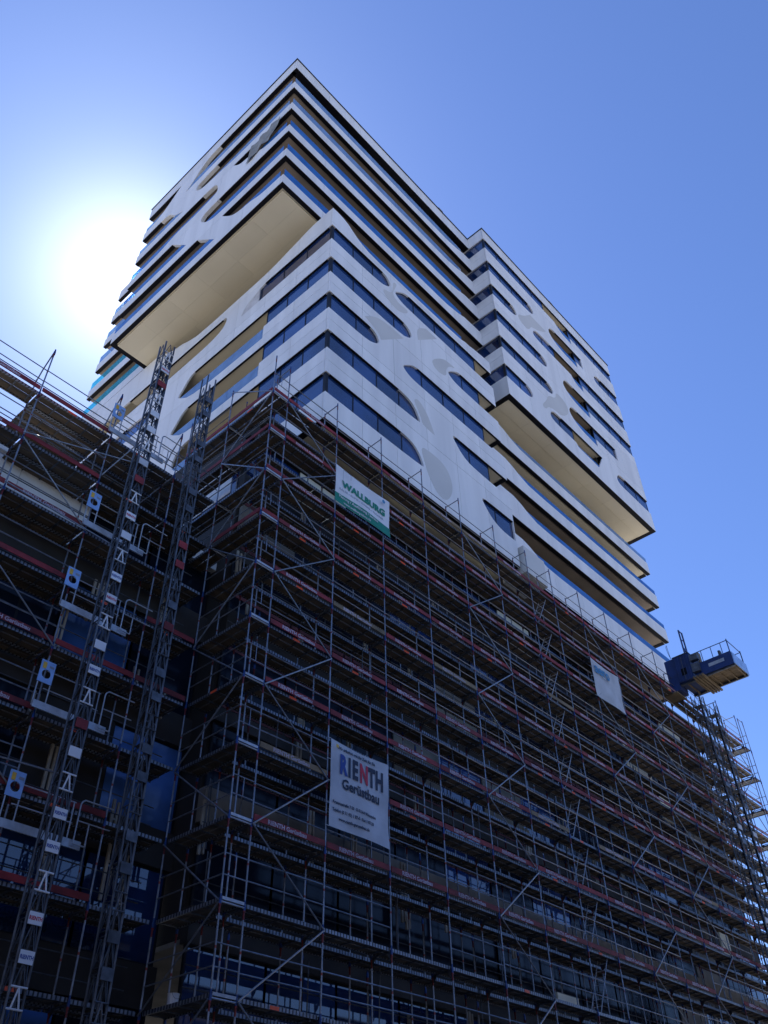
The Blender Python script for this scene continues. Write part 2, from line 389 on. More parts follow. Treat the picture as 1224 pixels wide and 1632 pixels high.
# --- cantilever soffit
def soffit_panels(x0, x1, y0, y1, z, sx, sy, name='soffit_panel'):
    for a, e in zip(cuts(x0, x1, sx), cuts(x0, x1, sx)[1:]):
        for c, d in zip(cuts(y0, y1, sy), cuts(y0, y1, sy)[1:]):
            o = boxpart(name, TW, a + 0.003, e - 0.003, c + 0.003, d - 0.003, z + random.uniform(-0.002, 0.002), z + 0.07, 'soffit')
soffit_panels(XU + 0.36, 17.0, YU + 0.36, YL - 0.34, 45.40, 1.25, 2.7); soffit_panels(17.0, 19.6, YU + 0.36, 44.0, 45.40, 1.3, 2.7)
boxpart('cantilever_core', TW, XU + 0.36, XB, YU + 0.36, YL - 0.35, 45.472, 45.49, 'dark')
boxpart('edge_strip', TW, XU + 0.01, 16.9, YL - 0.34, YL, 45.43, 45.498, 'black')
boxpart('edge_strip', TW, 16.9, 17.24, YL - 0.34, 43.6, 45.36, 45.398, 'black')
# --- rear part of the side face
XR = 16.85
for k in range(6):
    b = UB[k]
    skin(TW, 'L', XR, rect(YL + 0.005, 43.6, b, b + (0.9 if k < 5 else 1.3)), [], cuts(YL + 0.005, 43.6, 2.7), [b, b + 1.5], th=0.2)
    edge(TW, 'L', XR, YL + 0.3, 43.6, b)
    if k < 5:
        balustrade(TW, 'L', XR, YL + 0.1, 43.5, b + 0.9, b + 1.75, 'bal_cyan' if k < 2 else 'bal_pale')
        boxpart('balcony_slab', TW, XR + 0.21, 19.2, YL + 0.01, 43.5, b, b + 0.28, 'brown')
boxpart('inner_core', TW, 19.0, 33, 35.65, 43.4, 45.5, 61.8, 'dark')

# --- middle block
HD = [30.35 + 3.075 * k for k in range(5)]; SL = [28.98 + 3.075 * k for k in range(5)]
PT = 44.36; ZB = 27.3
L_, R_ = 15.5, 32.5
def rend(u, k, tip=0.0):      # right-hand rounded end of a window strip that starts at the corner
    z0, z1 = SL[k], HD[k]
    return [(L_, z0, 1), (u - 0.9, z0), (u - 0.15, z0 + 0.35), (u + 0.1, z0 + 0.75), (u - 0.15, z0 + 1.2), (u - 0.6, z1), (u - 1.2, z1), (L_, z1, 1)]
def point(u, k):              # pointed end: head line curves down to the sill
    z0, z1 = SL[k], HD[k]
    return [(L_, z0, 1), (u, z0 + 0.02), (u + 0.1, z0 + 0.25), (u - 0.25, z0 + 0.95), (u - 0.8, z1 - 0.08), (u - 2.0, z1), (L_, z1, 1)]
def lend(u, k, r=R_, drop=0.0):
    z0, z1 = SL[k], HD[k]
    h = [(u, z0 + 0.45), (u + 0.45, z1 - 0.5), (u + 1.0, z1 - 0.05), (u + 1.9, z1), (r, z1, 1), (r, z0, 1), (u + 1.4, z0), (u + 0.5, z0 + 0.08)]
    return h
def ltip(u, k, r=R_):
    z0, z1 = SL[k], HD[k]
    return [(u, z1 - 0.1), (u + 0.5, z1), (r, z1, 1), (r, z0, 1), (u + 1.6, z0), (u + 0.8, z0 + 0.3), (u + 0.3, z0 + 0.8)]
hF = [point(23.3, 0), ltip(28.0, 0, 30.78), point(23.25, 1), ltip(25.95, 1), rend(20.3, 2), lend(22.1, 2), rend(23.0, 3), lend(26.1, 3), rend(21.35, 4), lend(21.7, 4)]
outF = [(L_ - 1, 26), (33, 26), (33, 43.75), (30.2, 43.75), (29.2, 43.62), (28.2, 43.38), (26.5, 43.28), (22.5, 43.22), (20.6, 43.22), (19.6, 43.3), (18.9, 43.52), (18.4, 43.85), (18.0, 44.15), (17.6, 44.3), (17.2, PT), (L_ - 1, PT)]
czM = [ZB, 31.2, 34.28, 37.35, 40.43, 42.95, PT + 0.1]
skin(TW, 'F', YM, outF, [Q(h) for h in hF], cuts(XM, 30.85, 2.35), czM, th=0.1)
wl_ = {0: [(XM + 0.2, 23.6), (27.8, 30.82)], 1: [(XM + 0.2, 23.5), (25.8, 29.2)], 2: [(XM + 0.2, 20.6), (22.0, 29.2)], 3: [(XM + 0.2, 23.3), (26.0, 29.2)], 4: [(XM + 0.2, 21.6), (21.6, 29.2)]}
for k, rs in wl_.items():
    for a, e in rs: window(TW, 'F', YM, a, e, SL[k] - 0.12, HD[k] + 0.12, 1.75, 0.135)
    edge(TW, 'F', YM, XM + 0.3, 30.8, HD[k], 0.105)
for k in range(1, 5):         # open corner loggias at the right-hand end
    facepart('balcony_slab', TW, 'F', YM, 29.25, 30.84, 0.105, 1.9, HD[k] + 0.02, HD[k] + 0.3, 'soffit')
    facepart('edge_strip', TW, 'F', YM, 30.55, 30.84, 0.107, 1.9, HD[k] - 0.02, HD[k] + 0.01, 'black')
facepart('corner_post', TW, 'F', YM, XM + 0.06, XM + 0.22, 0.06, 0.22, 28.5, 43.2, 'frame')
# grey infill panels flush with the skin
for poly in ([(20.7, 41.0), (21.5, 41.3), (21.62, 42.0), (21.65, 42.65), (22.0, 42.7), (21.75, 42.0), (21.55, 41.35), (22.0, 40.95), (22.9, 41.1), (22.7, 40.6), (21.9, 40.1), (20.95, 40.5)], [(19.3, 36.95, 1), (20.1, 37.75), (21.0, 38.05), (22.35, 38.05, 1), (20.5, 36.15, 1), (20.35, 36.6)], [(23.6, 39.15, 1), (23.55, 40.2), (24.4, 40.95, 1), (25.4, 40.95, 1)],
             [(24.72, 38.5), (25.83, 39.57), (26.5, 39.66), (27.0, 39.68), (26.4, 39.4), (26.0, 38.8), (26.0, 38.09), (25.3, 37.88), (24.86, 38.02)], [(22.9, 33.6), (23.3, 33.9), (23.96, 33.3), (24.44, 32.12, 1), (23.95, 32.14), (23.5, 32.2), (23.42, 32.6), (23.1, 33.2)], [(23.2, 30.4), (23.9, 30.55), (24.88, 30.5), (25.45, 30.0), (25.6, 29.0), (25.0, 27.9), (24.2, 28.0), (23.6, 29.0), (23.5, 29.4)]):
    pp = smooth(poly); skin(TW, 'F', YM - 0.006, pp, [], [16, 33], [26, 46], 'grey', 0.004, 0, 'infill_panel')
# side face of the middle block
hS = []
for k in range(5):
    z0, z1 = SL[k], HD[k]
    if k == 4: hS.append([(17, z0, 1), (24.8, z0 - 0.05), (25.45, z0 - 0.1), (25.1, z0 + 0.5), (24.4, z0 + 0.95), (23.5, z1), (22.8, z1), (17, z1, 1)]); hS.append([(26.75, z1 - 0.1), (26.8, z0 + 0.55), (27.6, z0 + 0.05), (30, z0 - 0.1), (45, z0 - 0.1, 1), (45, z1, 1), (27.2, z1)])
    elif k in (2, 3):
        hS.append([(17, z0, 1), (23.1, z0, 1), (23.1, z0 - 1.0, 1), (29.0, z0 - 1.0), (30.3, z0 - 0.1), (30.45, z0 + 0.1), (30.1, z0 + 0.5), (29.5, z1 - 0.05), (28.6, z1), (17, z1, 1)])
    elif k == 1: hS.append([(17, z0, 1), (23.1, z0, 1), (23.1, z0 - 1.0, 1), (28.5, z0 - 1.0), (29.8, z0), (29.3, z1 - 0.2), (28.0, z1), (17, z1, 1)])
    else: hS.append([(17, z0, 1), (30, z0), (30.4, z0 + 0.5), (30, z1), (17, z1, 1)])
hS.append([(33.2, SL[3] + 0.5), (34.5, SL[3]), (45, SL[3], 1), (45, HD[3], 1), (34.5, HD[3]), (33.6, HD[3] - 0.3)])
outS = [(16, 26), (46, 26), (46, 45.3), (34, 45.2), (33, 44.6), (32.2, 44.2), (31.3, 44.0), (30.6, 43.7), (29.8, 43.45), (28.5, 43.4), (24.5, 43.5), (23.5, 43.55), (22.5, 43.7), (21, 44.05), (20, 44.3), (19.4, PT), (16, PT)]
skin(TW, 'L', XM, outS, [Q(h) for h in hS], [YM + 0.105] + cuts(YM + 0.105, 43.4, 2.6)[1:], czM[:-1] + [45.3], th=0.1)
for k in range(5):
    e = {4: 25.6, 0: 30.6}.get(k, 23.0)
    window(TW, 'L', XM, YM + 0.2, e, SL[k] - 0.12, HD[k] + 0.12, 1.75, 0.135)
    edge(TW, 'L', XM, YM + 0.3, 36.4, HD[k], 0.105)
    if k: boxpart('balcony_slab', TW, XM + 0.106, 18.9, 23.1, 36.4, HD[k] + 0.02, HD[k] + 0.3, 'soffit')
    if k in (1, 2, 3):
        balustrade(TW, 'L', XM, 23.15, 30.4, SL[k] - 0.95, SL[k] - 0.1, 'bal_pale', 2.4, 0.03)
        facepart('party_wall', TW, 'F', 23.05, XM + 0.3, 18.8, 0, 0.15, SL[k] - 1.2, HD[k], 'soffit')
window(TW, 'L', XM, 31.0, 43.3, SL[4] - 0.3, HD[4], 1.8, 0.6, 'glass'); window(TW, 'L', XM, 32.9, 43.3, SL[3] - 0.1, HD[3] + 0.1, 1.8, 0.135, 'glass')
boxpart('plastic_film', TW, XM + 0.02, XM + 0.09, 23.9, 25.4, SL[4] - 0.1, HD[4] + 0.4, 'film')
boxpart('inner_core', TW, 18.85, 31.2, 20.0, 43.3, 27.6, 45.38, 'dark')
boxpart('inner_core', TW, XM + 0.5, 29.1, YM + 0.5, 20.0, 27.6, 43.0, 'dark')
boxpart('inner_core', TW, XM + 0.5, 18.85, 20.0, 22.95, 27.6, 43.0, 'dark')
boxpart('overhang_soffit', TW, XM + 0.3, 30.8, YM + 0.3, 23.0, ZB - 0.02, ZB + 0.2, 'soffit')
edge(TW, 'F', YM, XM + 0.01, 30.84, ZB, 0.3); facepart('edge_strip', TW, 'L', XM, YM + 0.31, 36, 0.012, 0.3, ZB - 0.03, ZB + 0.02, 'black')
boxpart('terrace_ceiling', TW, 17.2, XB, 19.9, 36, 43.9, 44.3, 'dark')

# --- right-hand block
HR = [45.5 + 3.07 * k for k in range(6)]; SR = [44.2 + 3.07 * k for k in range(6)]; ZR = 42.42
A0 = 31.5; Z1 = 53.0
def rr(u, k): z0, z1 = SR[k], HR[k]; return [(A0, z0, 1), (u - 1.0, z0), (u - 0.15, z0 + 0.3), (u + 0.05, z0 + 0.8), (u - 0.35, z1 - 0.05), (u - 1.1, z1), (A0, z1, 1)]
def rl(u, k, r, lo=0.0): z0, z1 = SR[k], HR[k]; return [(u, z0 + 0.35), (u + 0.35, z1 - 0.25), (u + 1.0, z1), (r, z1, 1), (r, z0, 1), (u + 1.2, z0), (u + 0.35, z0 + 0.02)]
def rlog(u, k, r, glass_to=None):      # loggia opening with a lower balustrade part, then window to r
    z0, z1 = SR[k], HR[k]; e = 44.65
    p = [(u, z0 + 0.45), (u + 0.35, z1 - 0.2), (u + 1.0, z1)]
    if r > e + 0.2: p += [(r, z1, 1), (r, z0, 1), (e, z0, 1)]
    else: p += [(e, z1, 1)]
    p += [(e, z0 - 0.75, 1), (u + 1.5, z0 - 0.7), (u + 0.5, z0 - 0.3), (u + 0.1, z0 + 0.1)]
    return p
hR = [rr(35.9, 0), rlog(37.85, 0, 44.0), rl(46.6, 0, Z1), rr(39.1, 1), rlog(41.1, 1, 47.8), rr(39.1, 2), rlog(41.1, 2, Z1), rr(35.85, 3), rlog(37.8, 3, Z1), rr(38.7, 4), rlog(40.7, 4, 45.7), rl(47.4, 4, Z1),
      [(A0, SR[5], 1), (42.2, SR[5], 1), (43.0, SR[5] - 0.7), (44.6, SR[5] - 0.75, 1), (44.6, SR[5], 1), (Z1, SR[5], 1), (Z1, HR[5], 1), (A0, HR[5], 1)]]
hR[0 + 1] = [(37.85, SR[0] + 0.35), (38.2, HR[0] - 0.25), (38.9, HR[0]), (44.9, HR[0], 1), (43.9, SR[0] - 0.4, 1), (41.2, SR[0] - 0.3, 1), (41.0, SR[0], 1), (39.0, SR[0]), (38.2, SR[0] + 0.05)]
hR[8] = [(37.8, SR[3] + 0.35), (38.2, HR[3] - 0.25), (38.9, HR[3]), (Z1, HR[3], 1), (Z1, SR[3], 1), (44.6, SR[3], 1), (44.6, SR[3] - 0.75, 1), (43.4, SR[3] - 0.6), (43.0, SR[3], 1), (39.0, SR[3]), (38.2, SR[3] + 0.05)]
czR = [ZR] + [(SR[k] + HR[k - 1]) / 2 for k in range(1, 6)] + [TOP]
skin(TW, 'F', YB, rect(A0 - 1, Z1 + 1, 41, TOP), [Q(h) for h in hR], cuts(XB, XE, 2.7), czR, th=0.1)
hRs = [rect(17, 22.5, SR[k], HR[k]) for k in range(6)]
skin(TW, 'L', XB, rect(16.5, 23, 41, TOP), hRs, [YB + 0.105, 20.2], czR, th=0.1)
wr = {0: [(XB + .2, 36.2), (37.6, 41.0), (46.4, XE)], 1: [(XB + .2, 39.3), (44.7, 48.0)], 2: [(XB + .2, 39.3), (44.7, XE)], 3: [(XB + .2, 36.1), (37.6, 41.0), (44.6, XE)], 4: [(XB + .2, 39.0), (44.7, 46.0), (47.2, XE)], 5: [(XB + .2, 40.85), (44.6, XE)]}
for k, rs in wr.items():
    for a, e in rs: window(TW, 'F', YB, a, e, SR[k] - 0.12, HR[k] + 0.12, 1.5, 0.135)
    window(TW, 'L', XB, YB + 0.2, 20.2, SR[k] - 0.12, HR[k] + 0.12, 2.0, 0.135)
    edge(TW, 'F', YB, XB + 0.3, XE, HR[k], 0.105)
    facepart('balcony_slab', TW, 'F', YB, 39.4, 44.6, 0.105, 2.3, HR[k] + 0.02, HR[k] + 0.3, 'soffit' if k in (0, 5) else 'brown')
    balustrade(TW, 'F', YB, 40.9, 44.6, SR[k] - 0.8, SR[k] - 0.12, 'bal_blue', 1.85, 0.03)
    facepart('party_wall', TW, 'L', 44.5, YB + 0.3, 20.3, 0, 0.12, SR[k] - 1.0, HR[k], 'dark')
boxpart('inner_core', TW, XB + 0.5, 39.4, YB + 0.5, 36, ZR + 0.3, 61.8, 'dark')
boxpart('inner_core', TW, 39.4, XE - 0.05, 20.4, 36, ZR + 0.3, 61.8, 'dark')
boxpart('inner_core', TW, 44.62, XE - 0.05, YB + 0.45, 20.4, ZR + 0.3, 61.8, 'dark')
boxpart('corner_post', TW, XB + 0.05, XB + 0.2, YB + 0.05, YB + 0.2, ZR + 0.5, 61.5, 'frame')
edge(TW, 'F', YB, XB + 0.01, XE, ZR, 0.36); facepart('edge_strip', TW, 'L', XB, YB + 0.362, 22.4, 0.012, 0.36, ZR - 0.035, ZR + 0.02, 'black')
boxpart('edge_strip', TW, XE - 0.36, XE, YB + 0.362, 22.4, ZR - 0.035, ZR + 0.02, 'black')
soffit_panels(XB + 0.362, XE - 0.362, YB + 0.362, 19.35, ZR - 0.02, 2.6, 1.0); soffit_panels(XB + 0.362, XE - 0.362, 19.355, 22.6, ZR - 0.004, 2.6, 1.65)
boxpart('end_wall', TW, XE - 0.045, XE, YB + 0.256, 36, ZR, TOP, 'white')
boxpart('parapet_coping', TW, XB - 0.06, XE + 0.05, YB - 0.06, YB + 0.3, TOP + 0.002, TOP + 0.07, 'frame')
boxpart('parapet_coping', TW, XB - 0.06, XB + 0.3, YB + 0.302, YU - 0.062, TOP + 0.002, TOP + 0.07, 'frame')
boxpart('roof_slab', TW, XB + 0.26, XE, YB + 0.26, 36, TOP - 0.5, TOP - 0.3, 'brown')
for poly in ([(36.0, 54.3), (36.9, 54.9), (38.0, 56.2, 1), (40.2, 56.2, 1), (39.6, 55.6), (38.6, 54.85), (37.8, 54.5), (37.5, 53.9), (37.0, 53.4), (36.1, 53.7)], [(38.2, 46.9), (39.3, 47.4), (39.5, 48.4), (40.9, 48.2), (40.9, 47.0), (39.6, 45.8), (38.6, 45.75), (37.75, 45.3), (37.5, 44.8), (36.9, 44.8), (37.8, 46.0)]):
    skin(TW, 'F', YB - 0.006, smooth(poly), [], [30, 60], [40, 64], 'grey', 0.004, 0, 'infill_panel')
boxpart('roof_anchor', TW, 29.2, 29.7, YU - 0.02, YU + 0.4, TOP + 0.07, TOP + 0.35, 'concrete')
boxpart('roof_anchor', TW, 42.2, 42.7, YB - 0.02, YB + 0.4, TOP + 0.07, TOP + 0.3, 'concrete')

# --- long balconies under the right-hand block
YLR = 19.4
for k, (b, hh) in enumerate(((39.05, 1.0), (36.05, 1.0), (33.1, 1.0), (29.0, 1.9))):
    xs = 33.6 + 0.3 * k
    prof = [(30.9, b), (XE, b), (XE, b + hh), (xs + 3, b + hh), (xs + 1.6, b + hh + 0.05), (xs + 0.7, b + hh + 0.3), (xs, b + hh + 0.6), (xs - 0.7, b + hh + 0.78), (30.9, b + hh + 0.8)]
    skin(TW, 'F', YLR, prof, [], cuts(30.9, XE, 2.9), [b, b + hh + 1], th=0.2)
    edge(TW, 'F', YLR, 30.9, XE, b, 0.27)
    boxpart('edge_strip', TW, XE - 0.34, XE, YLR + 0.342, 21.9, b - 0.035, b + 0.02, 'black')
    balustrade(TW, 'F', YLR, xs + 0.4, XE - 0.05, b + hh, b + hh + (0.42 if k < 3 else 0.5), 'bal_pale' if k == 0 else 'bal_blue', 2.9)
    boxpart('balcony_slab', TW, 30.9, XE - 0.35, YLR + 0.345, 21.9, b, b + 0.26, 'soffit' if k == 0 else 'brown')
    boxpart('side_fascia', TW, XE - 0.2, XE, YLR + 0.205, 21.9, b + 0.022, b + hh, 'white')
    for i, (a, e) in enumerate(zip(cuts(31.0, XE - 1.0, 3.2), cuts(31.0, XE - 1.0, 3.2)[1:])):
        if (i + k) % 3 == 0: facepart('inner_wall', TW, 'F', 21.9, a, e, 0, 0.1, b + 0.27, b + 3.3, 'soffit' if k == 0 else 'inner')
        else: window(TW, 'F', 21.9, a, e, b + 0.28, b + 3.2, 1.6, 0.05, 'glassdim')
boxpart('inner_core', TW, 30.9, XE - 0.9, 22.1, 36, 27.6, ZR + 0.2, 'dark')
boxpart('end_wall', TW, XE - 0.9, XE - 0.6, 22.0, 36, 27.6, ZR - 0.05, 'white')

# loose tarpaulin hung over the upper side balcony and a raw concrete bracket
tv = MB(); N = 10
for i in range(N):
    for j in range(4):
        def P(a, c_): u = 20.4 + 2.6 * a / N; top = 54.9 - 0.05 * a; return (14.08 + 0.06 * math.sin(a * 1.7 + c_), u + 0.12 * c_, top - c_ * (0.42 + 0.02 * math.sin(a)))
        tv.face([P(i, j), P(i + 1, j), P(i + 1, j + 1), P(i, j + 1)], 'tarp')
tp = put('tarpaulin', tv.mesh('tarpaulin')); tag(tp, 'grey tarpaulin hanging over an upper side balcony of the white tower', 'tarpaulin')

# ------------------------------------------------------------------ podium behind the scaffold
PO = thing('podium_building', (32, 28, GROUND), 'dark unfinished lower storeys of the tower behind the front scaffold', 'building')
PX, PY = 14.2, 19.55; PXE = 52.3
flo = [2.6, 6.6] + [9.75 + 3.1 * k for k in range(6)]     # undersides of the slabs
for k, z in enumerate(flo):
    boxpart('slab_band', PO, PX, PXE, PY, PY + 0.3, z, z + (1.0 if k > 1 else 0.9), 'concrete' if k == 2 else 'spandrel')
    zt = flo[k + 1] if k + 1 < len(flo) else 27.1
    z0 = z + (1.0 if k > 1 else 0.9)
    if zt - z0 < 0.5: continue
    st = 2.65
    for i, (a, e) in enumerate(zip(cuts(PX + 0.1, PXE - 0.1, st), cuts(PX + 0.1, PXE - 0.1, st)[1:])):
        r = random.random()
        if k == 0 : window(PO, 'F', PY, a, e, z0, zt, 1.3, 0.15, 'glass' if i < 5 else 'glassdim')
        elif r < 0.16 or (k == 7): facepart('wall_panel', PO, 'F', PY, a + 0.02, e - 0.02, 0.08, 0.25, z0, zt, random.choice(['concrete', 'spandrel', 'soffit' if k > 4 else 'spandrel']))
        else: window(PO, 'F', PY, a, e, z0, zt, 1.3, 0.15, 'glass' if random.random() < 0.22 else 'glassdim')
for z0, z1 in ((-1.6, 2.6), (6.75, 27.1)):
    boxpart('inner_core', PO, PX + 0.3, PXE - 0.1, PY + 0.4, 36, z0, z1, 'dark')
for z in (2.6, 6.6): boxpart('floor_slab', PO, PX + 0.02, PXE - 0.05, PY + 0.32, 36, z + 0.01, z + 0.14, 'concrete')
for x in range(5):
    for y in (20.5, 27, 33): boxpart('column', PO, 17 + 7 * x, 17.5 + 7 * x, y, y + 0.5, 2.74, 6.6, 'concrete')
boxpart('side_wall', PO, PX, PX + 0.28, PY + 0.31, 36, 6.75, 24.4, 'spandrel')
boxpart('side_window', PO, PX - 0.03, PX, PY + 0.4, 22, 22.0, 23.6, 'glass')
boxpart('white_side_panel', PO, PX - 0.06, PX - 0.035, 20.3, 24.5, 22.6, 24.2, 'white')
boxpart('concrete_bracket', PO, 31.0, 32.9, 17.85, 19.35, 27.0, 28.7, 'grey')

# ------------------------------------------------------------------ lower wing to the left
WI = thing('wing_building', (4, 26, GROUND), 'lower dark wing of the building behind the scaffold and hoist masts', 'building')
WY = 20.65
wf = [2.2, 5.2, 8.6, 12.2, 16.0]
for k, z in enumerate(wf):
    boxpart('slab_band', WI, -8, PX - 0.01, WY, WY + 0.3, z, z + 1.0, 'spandrel')
    zt = wf[k + 1] if k + 1 < len(wf) else 19.0
    for i, (a, e) in enumerate(zip(cuts(-7.9, PX - 0.1, 2.45), cuts(-7.9, PX - 0.1, 2.45)[1:])):
        if k == 4 and i in (4, 5, 6): facepart('wall_panel', WI, 'F', WY, a + 0.01, e - 0.01, 0.02, 0.25, z + 1.0, zt, 'white')
        elif (i * 3 + k) % 7 == 2: facepart('wall_panel', WI, 'F', WY, a + 0.01, e - 0.01, 0.08, 0.25, z + 1.0, zt, 'spandrel')
        else: window(WI, 'F', WY, a, e, z + 1.0, zt, 1.25, 0.15, 'glass' if k == 1 else ('blueglass' if (i + k) % 3 == 1 else 'glassdim'))
boxpart('roof_fascia', WI, -8, PX - 0.01, WY - 0.1, WY + 0.3, 19.0, 19.5, 'white')
boxpart('inner_core', WI, -8, PX - 0.05, WY + 0.4, 32, 8.5, 19.4, 'dark')
boxpart('inner_core', WI, -8, PX - 0.05, WY + 0.4, 32, GROUND, 5.2, 'dark')

# ------------------------------------------------------------------ unseen houses behind the viewer, added for shade and window reflections
def unseen_house(x0, x1, y0, y1, h, label, face, m):
    o = thing('unseen_house', ((x0 + x1) / 2, (y0 + y1) / 2, GROUND), label, 'building', 'unseen houses added for shade')
    boxpart('wall', o, x0, x1, y0, y1, GROUND, h, m); boxpart('reflection_band', o, x0 - 0.03, x1 + 0.03, y0 - 0.03, y1 + 0.03, h - 5.5, h - 3.6, 'white'); boxpart('roof', o, x0 - 0.4, x1 + 0.4, y0 - 0.4, y1 + 0.4, h, h + 0.5, 'frame')  # white band is added to show as a bright reflection in the low windows
    for z in [GROUND + 1.2 + 3.1 * k for k in range(int((h - GROUND) / 3.1))]:
        for a in ([x0 + 2 + 4 * i for i in range(int((x1 - x0) / 4))] if face == 'N' else [y0 + 2 + 4 * i for i in range(int((y1 - y0) / 4))]):
            if face == 'N': boxpart('window', o, a, a + 1.6, y1 + 0.002, y1 + 0.05, z, z + 1.5, 'glassdim')
            else: boxpart('window', o, x1 + 0.002, x1 + 0.05, a, a + 1.6, z, z + 1.5, 'glassdim')
unseen_house(-20, 34, -26, -12, 17, 'unseen long grey house added behind the viewer to shade the scaffold', 'N', 'concrete')
unseen_house(38, 80, -30, -14, 15, 'unseen shorter brown house added farther along to block low sky', 'N', 'spandrel')
unseen_house(-34, -16, -9, 40, 17, 'grey house on the side street to the viewer\'s left', 'E', 'concrete')

# ------------------------------------------------------------------ lettering (flat print built as thin meshes)
TXT = {}
def text_mesh(body, size, m, bold=0.0, sx=1.0, align='LEFT', shear=0.0):
    key = (body, size, m, bold, sx, align)
    if key in TXT: return TXT[key]
    cu = bpy.data.curves.new("lettering", 'FONT'); cu.body = body; cu.size = size; cu.resolution_u = 2
    cu.offset = bold; cu.align_x = align; cu.shear = shear; cu.extrude = 0.0015
    ob = bpy.data.objects.new("lettering_tmp", cu); COL.objects.link(ob); bpy.context.view_layer.update()
    me = bpy.data.meshes.new_from_object(ob.evaluated_get(bpy.context.evaluated_depsgraph_get()))
    bpy.data.objects.remove(ob)
    me.name = "lettering"; me.materials.clear(); me.materials.append(M[m])
    for v in me.vertices:                     # stand the text up: x right, z up, facing -y
        x, y, z = v.co; v.co = (x * sx, -z, y)
    me.update(); TXT[key] = me; return me

# ------------------------------------------------------------------ scaffold pieces (shared meshes, one bay = 2.6 m)
BAY = 2.6; R_T = 0.0242
def deck_mesh(tagged=False, wide=0.61):
    b = MB(); y0 = 0.06; h = wide / 2
    for q in range(2): b.box(0.03, BAY - 0.03, y0 + q * h + 0.045, y0 + (q + 1) * h - 0.012, -0.055, 0.0, 'ply')
    for q in range(5): b.box(0.1 + q * 0.58, 0.15 + q * 0.58, y0 + 0.045, y0 + wide - 0.05, -0.085, -0.057, 'dgalv')
    b.box(0.02, BAY - 0.02, y0, y0 + 0.043, -0.09, 0.004, 'rail'); b.box(0.02, BAY - 0.02, y0 + wide - 0.01, y0 + wide + 0.03, -0.09, 0.004, 'rail')
    if tagged: b.box(1.05, 1.33, y0 - 0.006, y0 - 0.001, -0.085, -0.005, 'orange')
    return b.mesh('deck')
DK = [deck_mesh(), deck_mesh(True)]
b = MB()
for q in range(2): b.box(0.03, BAY - 0.03, 0.07 + q * 0.31, 0.36 + q * 0.31, -0.05, 0.0, 'dgalv')
b.box(0.02, BAY - 0.02, 0.05, 0.068, -0.08, 0.004, 'dgalv'); b.box(0.02, BAY - 0.02, 0.672, 0.69, -0.08, 0.004, 'dgalv'); SDK = b.mesh('deck')
b = MB(); b.box(0.04, BAY - 0.04, -0.035, -0.008, 0.015, 0.175, 'red'); TB = b.mesh('toe_board')
b = MB(); b.box(0.04, BAY - 0.04, -0.035, -0.008, 0.015, 0.175, 'timber'); TBW = b.mesh('toe_board')
b = MB(); b.box(0.04, BAY - 0.04, -0.03, -0.008, 0.015, 0.175, 'redback'); IB = b.mesh('inner_board')
b = MB(); b.tube((0, 0, 0.5), (BAY, 0, 0.5), 0.019, 'galv', 5); b.tube((0, 0, 1.0), (BAY, 0, 1.0), 0.019, 'galv', 5); GR = b.mesh('guardrail')
b = MB(); b.tube((0, 0, -0.12), (0, 0.73, -0.12), 0.021, 'dgalv', 5)
for y, s in ((0.0, 1), (0.73, -1)):
    b.face([(0.004, y, -0.14), (0.004, y + s * 0.16, -0.14), (0.004, y + s * 0.12, -0.22), (0.004, y, -0.34)], 'dgalv'); b.face([(-0.004, y, -0.34), (-0.004, y + s * 0.12, -0.22), (-0.004, y + s * 0.16, -0.14), (-0.004, y, -0.14)], 'dgalv')
TR = b.mesh('transom')
def rungs(b, p0, p1, w, n, m):
    p0 = Vector(p0); p1 = Vector(p1); wv = Vector((0, w, 0))
    b.tube(p0, p1, 0.018, m, 5); b.tube(p0 + wv, p1 + wv, 0.018, m, 5)
    for i in range(1, n): q = p0.lerp(p1, i / n); b.tube(q, q + wv, 0.013, m, 4)
b = MB(); rungs(b, (0.3, 0.12, 0), (1.4, 0.12, 2.0), 0.4, 8, 'alu'); LD = b.mesh('ladder')
BT = []
for hh in (1.1, 1.5, 1.9):
    b = MB(); b.box(-0.04, 0.04, -0.03, 0.03, 0, hh, 'batten'); b.box(0.11, 0.17, -0.03, 0.03, 0.05, hh - 0.05, 'batten'); b.box(-0.04, 0.17, -0.02, 0.02, hh * 0.5, hh * 0.5 + 0.06, 'batten'); BT.append(b.mesh('batten'))
STD = {}
def standard(parent, x, y, z0, z1, name='standard'):
    k = (round(z1 - z0, 2))
    if k not in STD:
        b = MB(); b.tube((0, 0, 0), (0, 0, z1 - z0), R_T, 'std', 7)
        n = int((z1 - z0) / 2)
        for i in range(n + 1):
            z = (math.ceil((z0 - 0.86) / 2) * 2 + 0.86) - z0 + 2 * i
            if z < z1 - z0: b.tube((0, 0, z - 0.22), (0, 0, z - 0.06), 0.036, 'std', 7)
        STD[k] = b.mesh('standard')
    return put(name, STD[k], parent, (x, y, z0))
LET = text_mesh("RIENTH Gerüstbau", 0.168, 'letter', 0.005, 1.02)
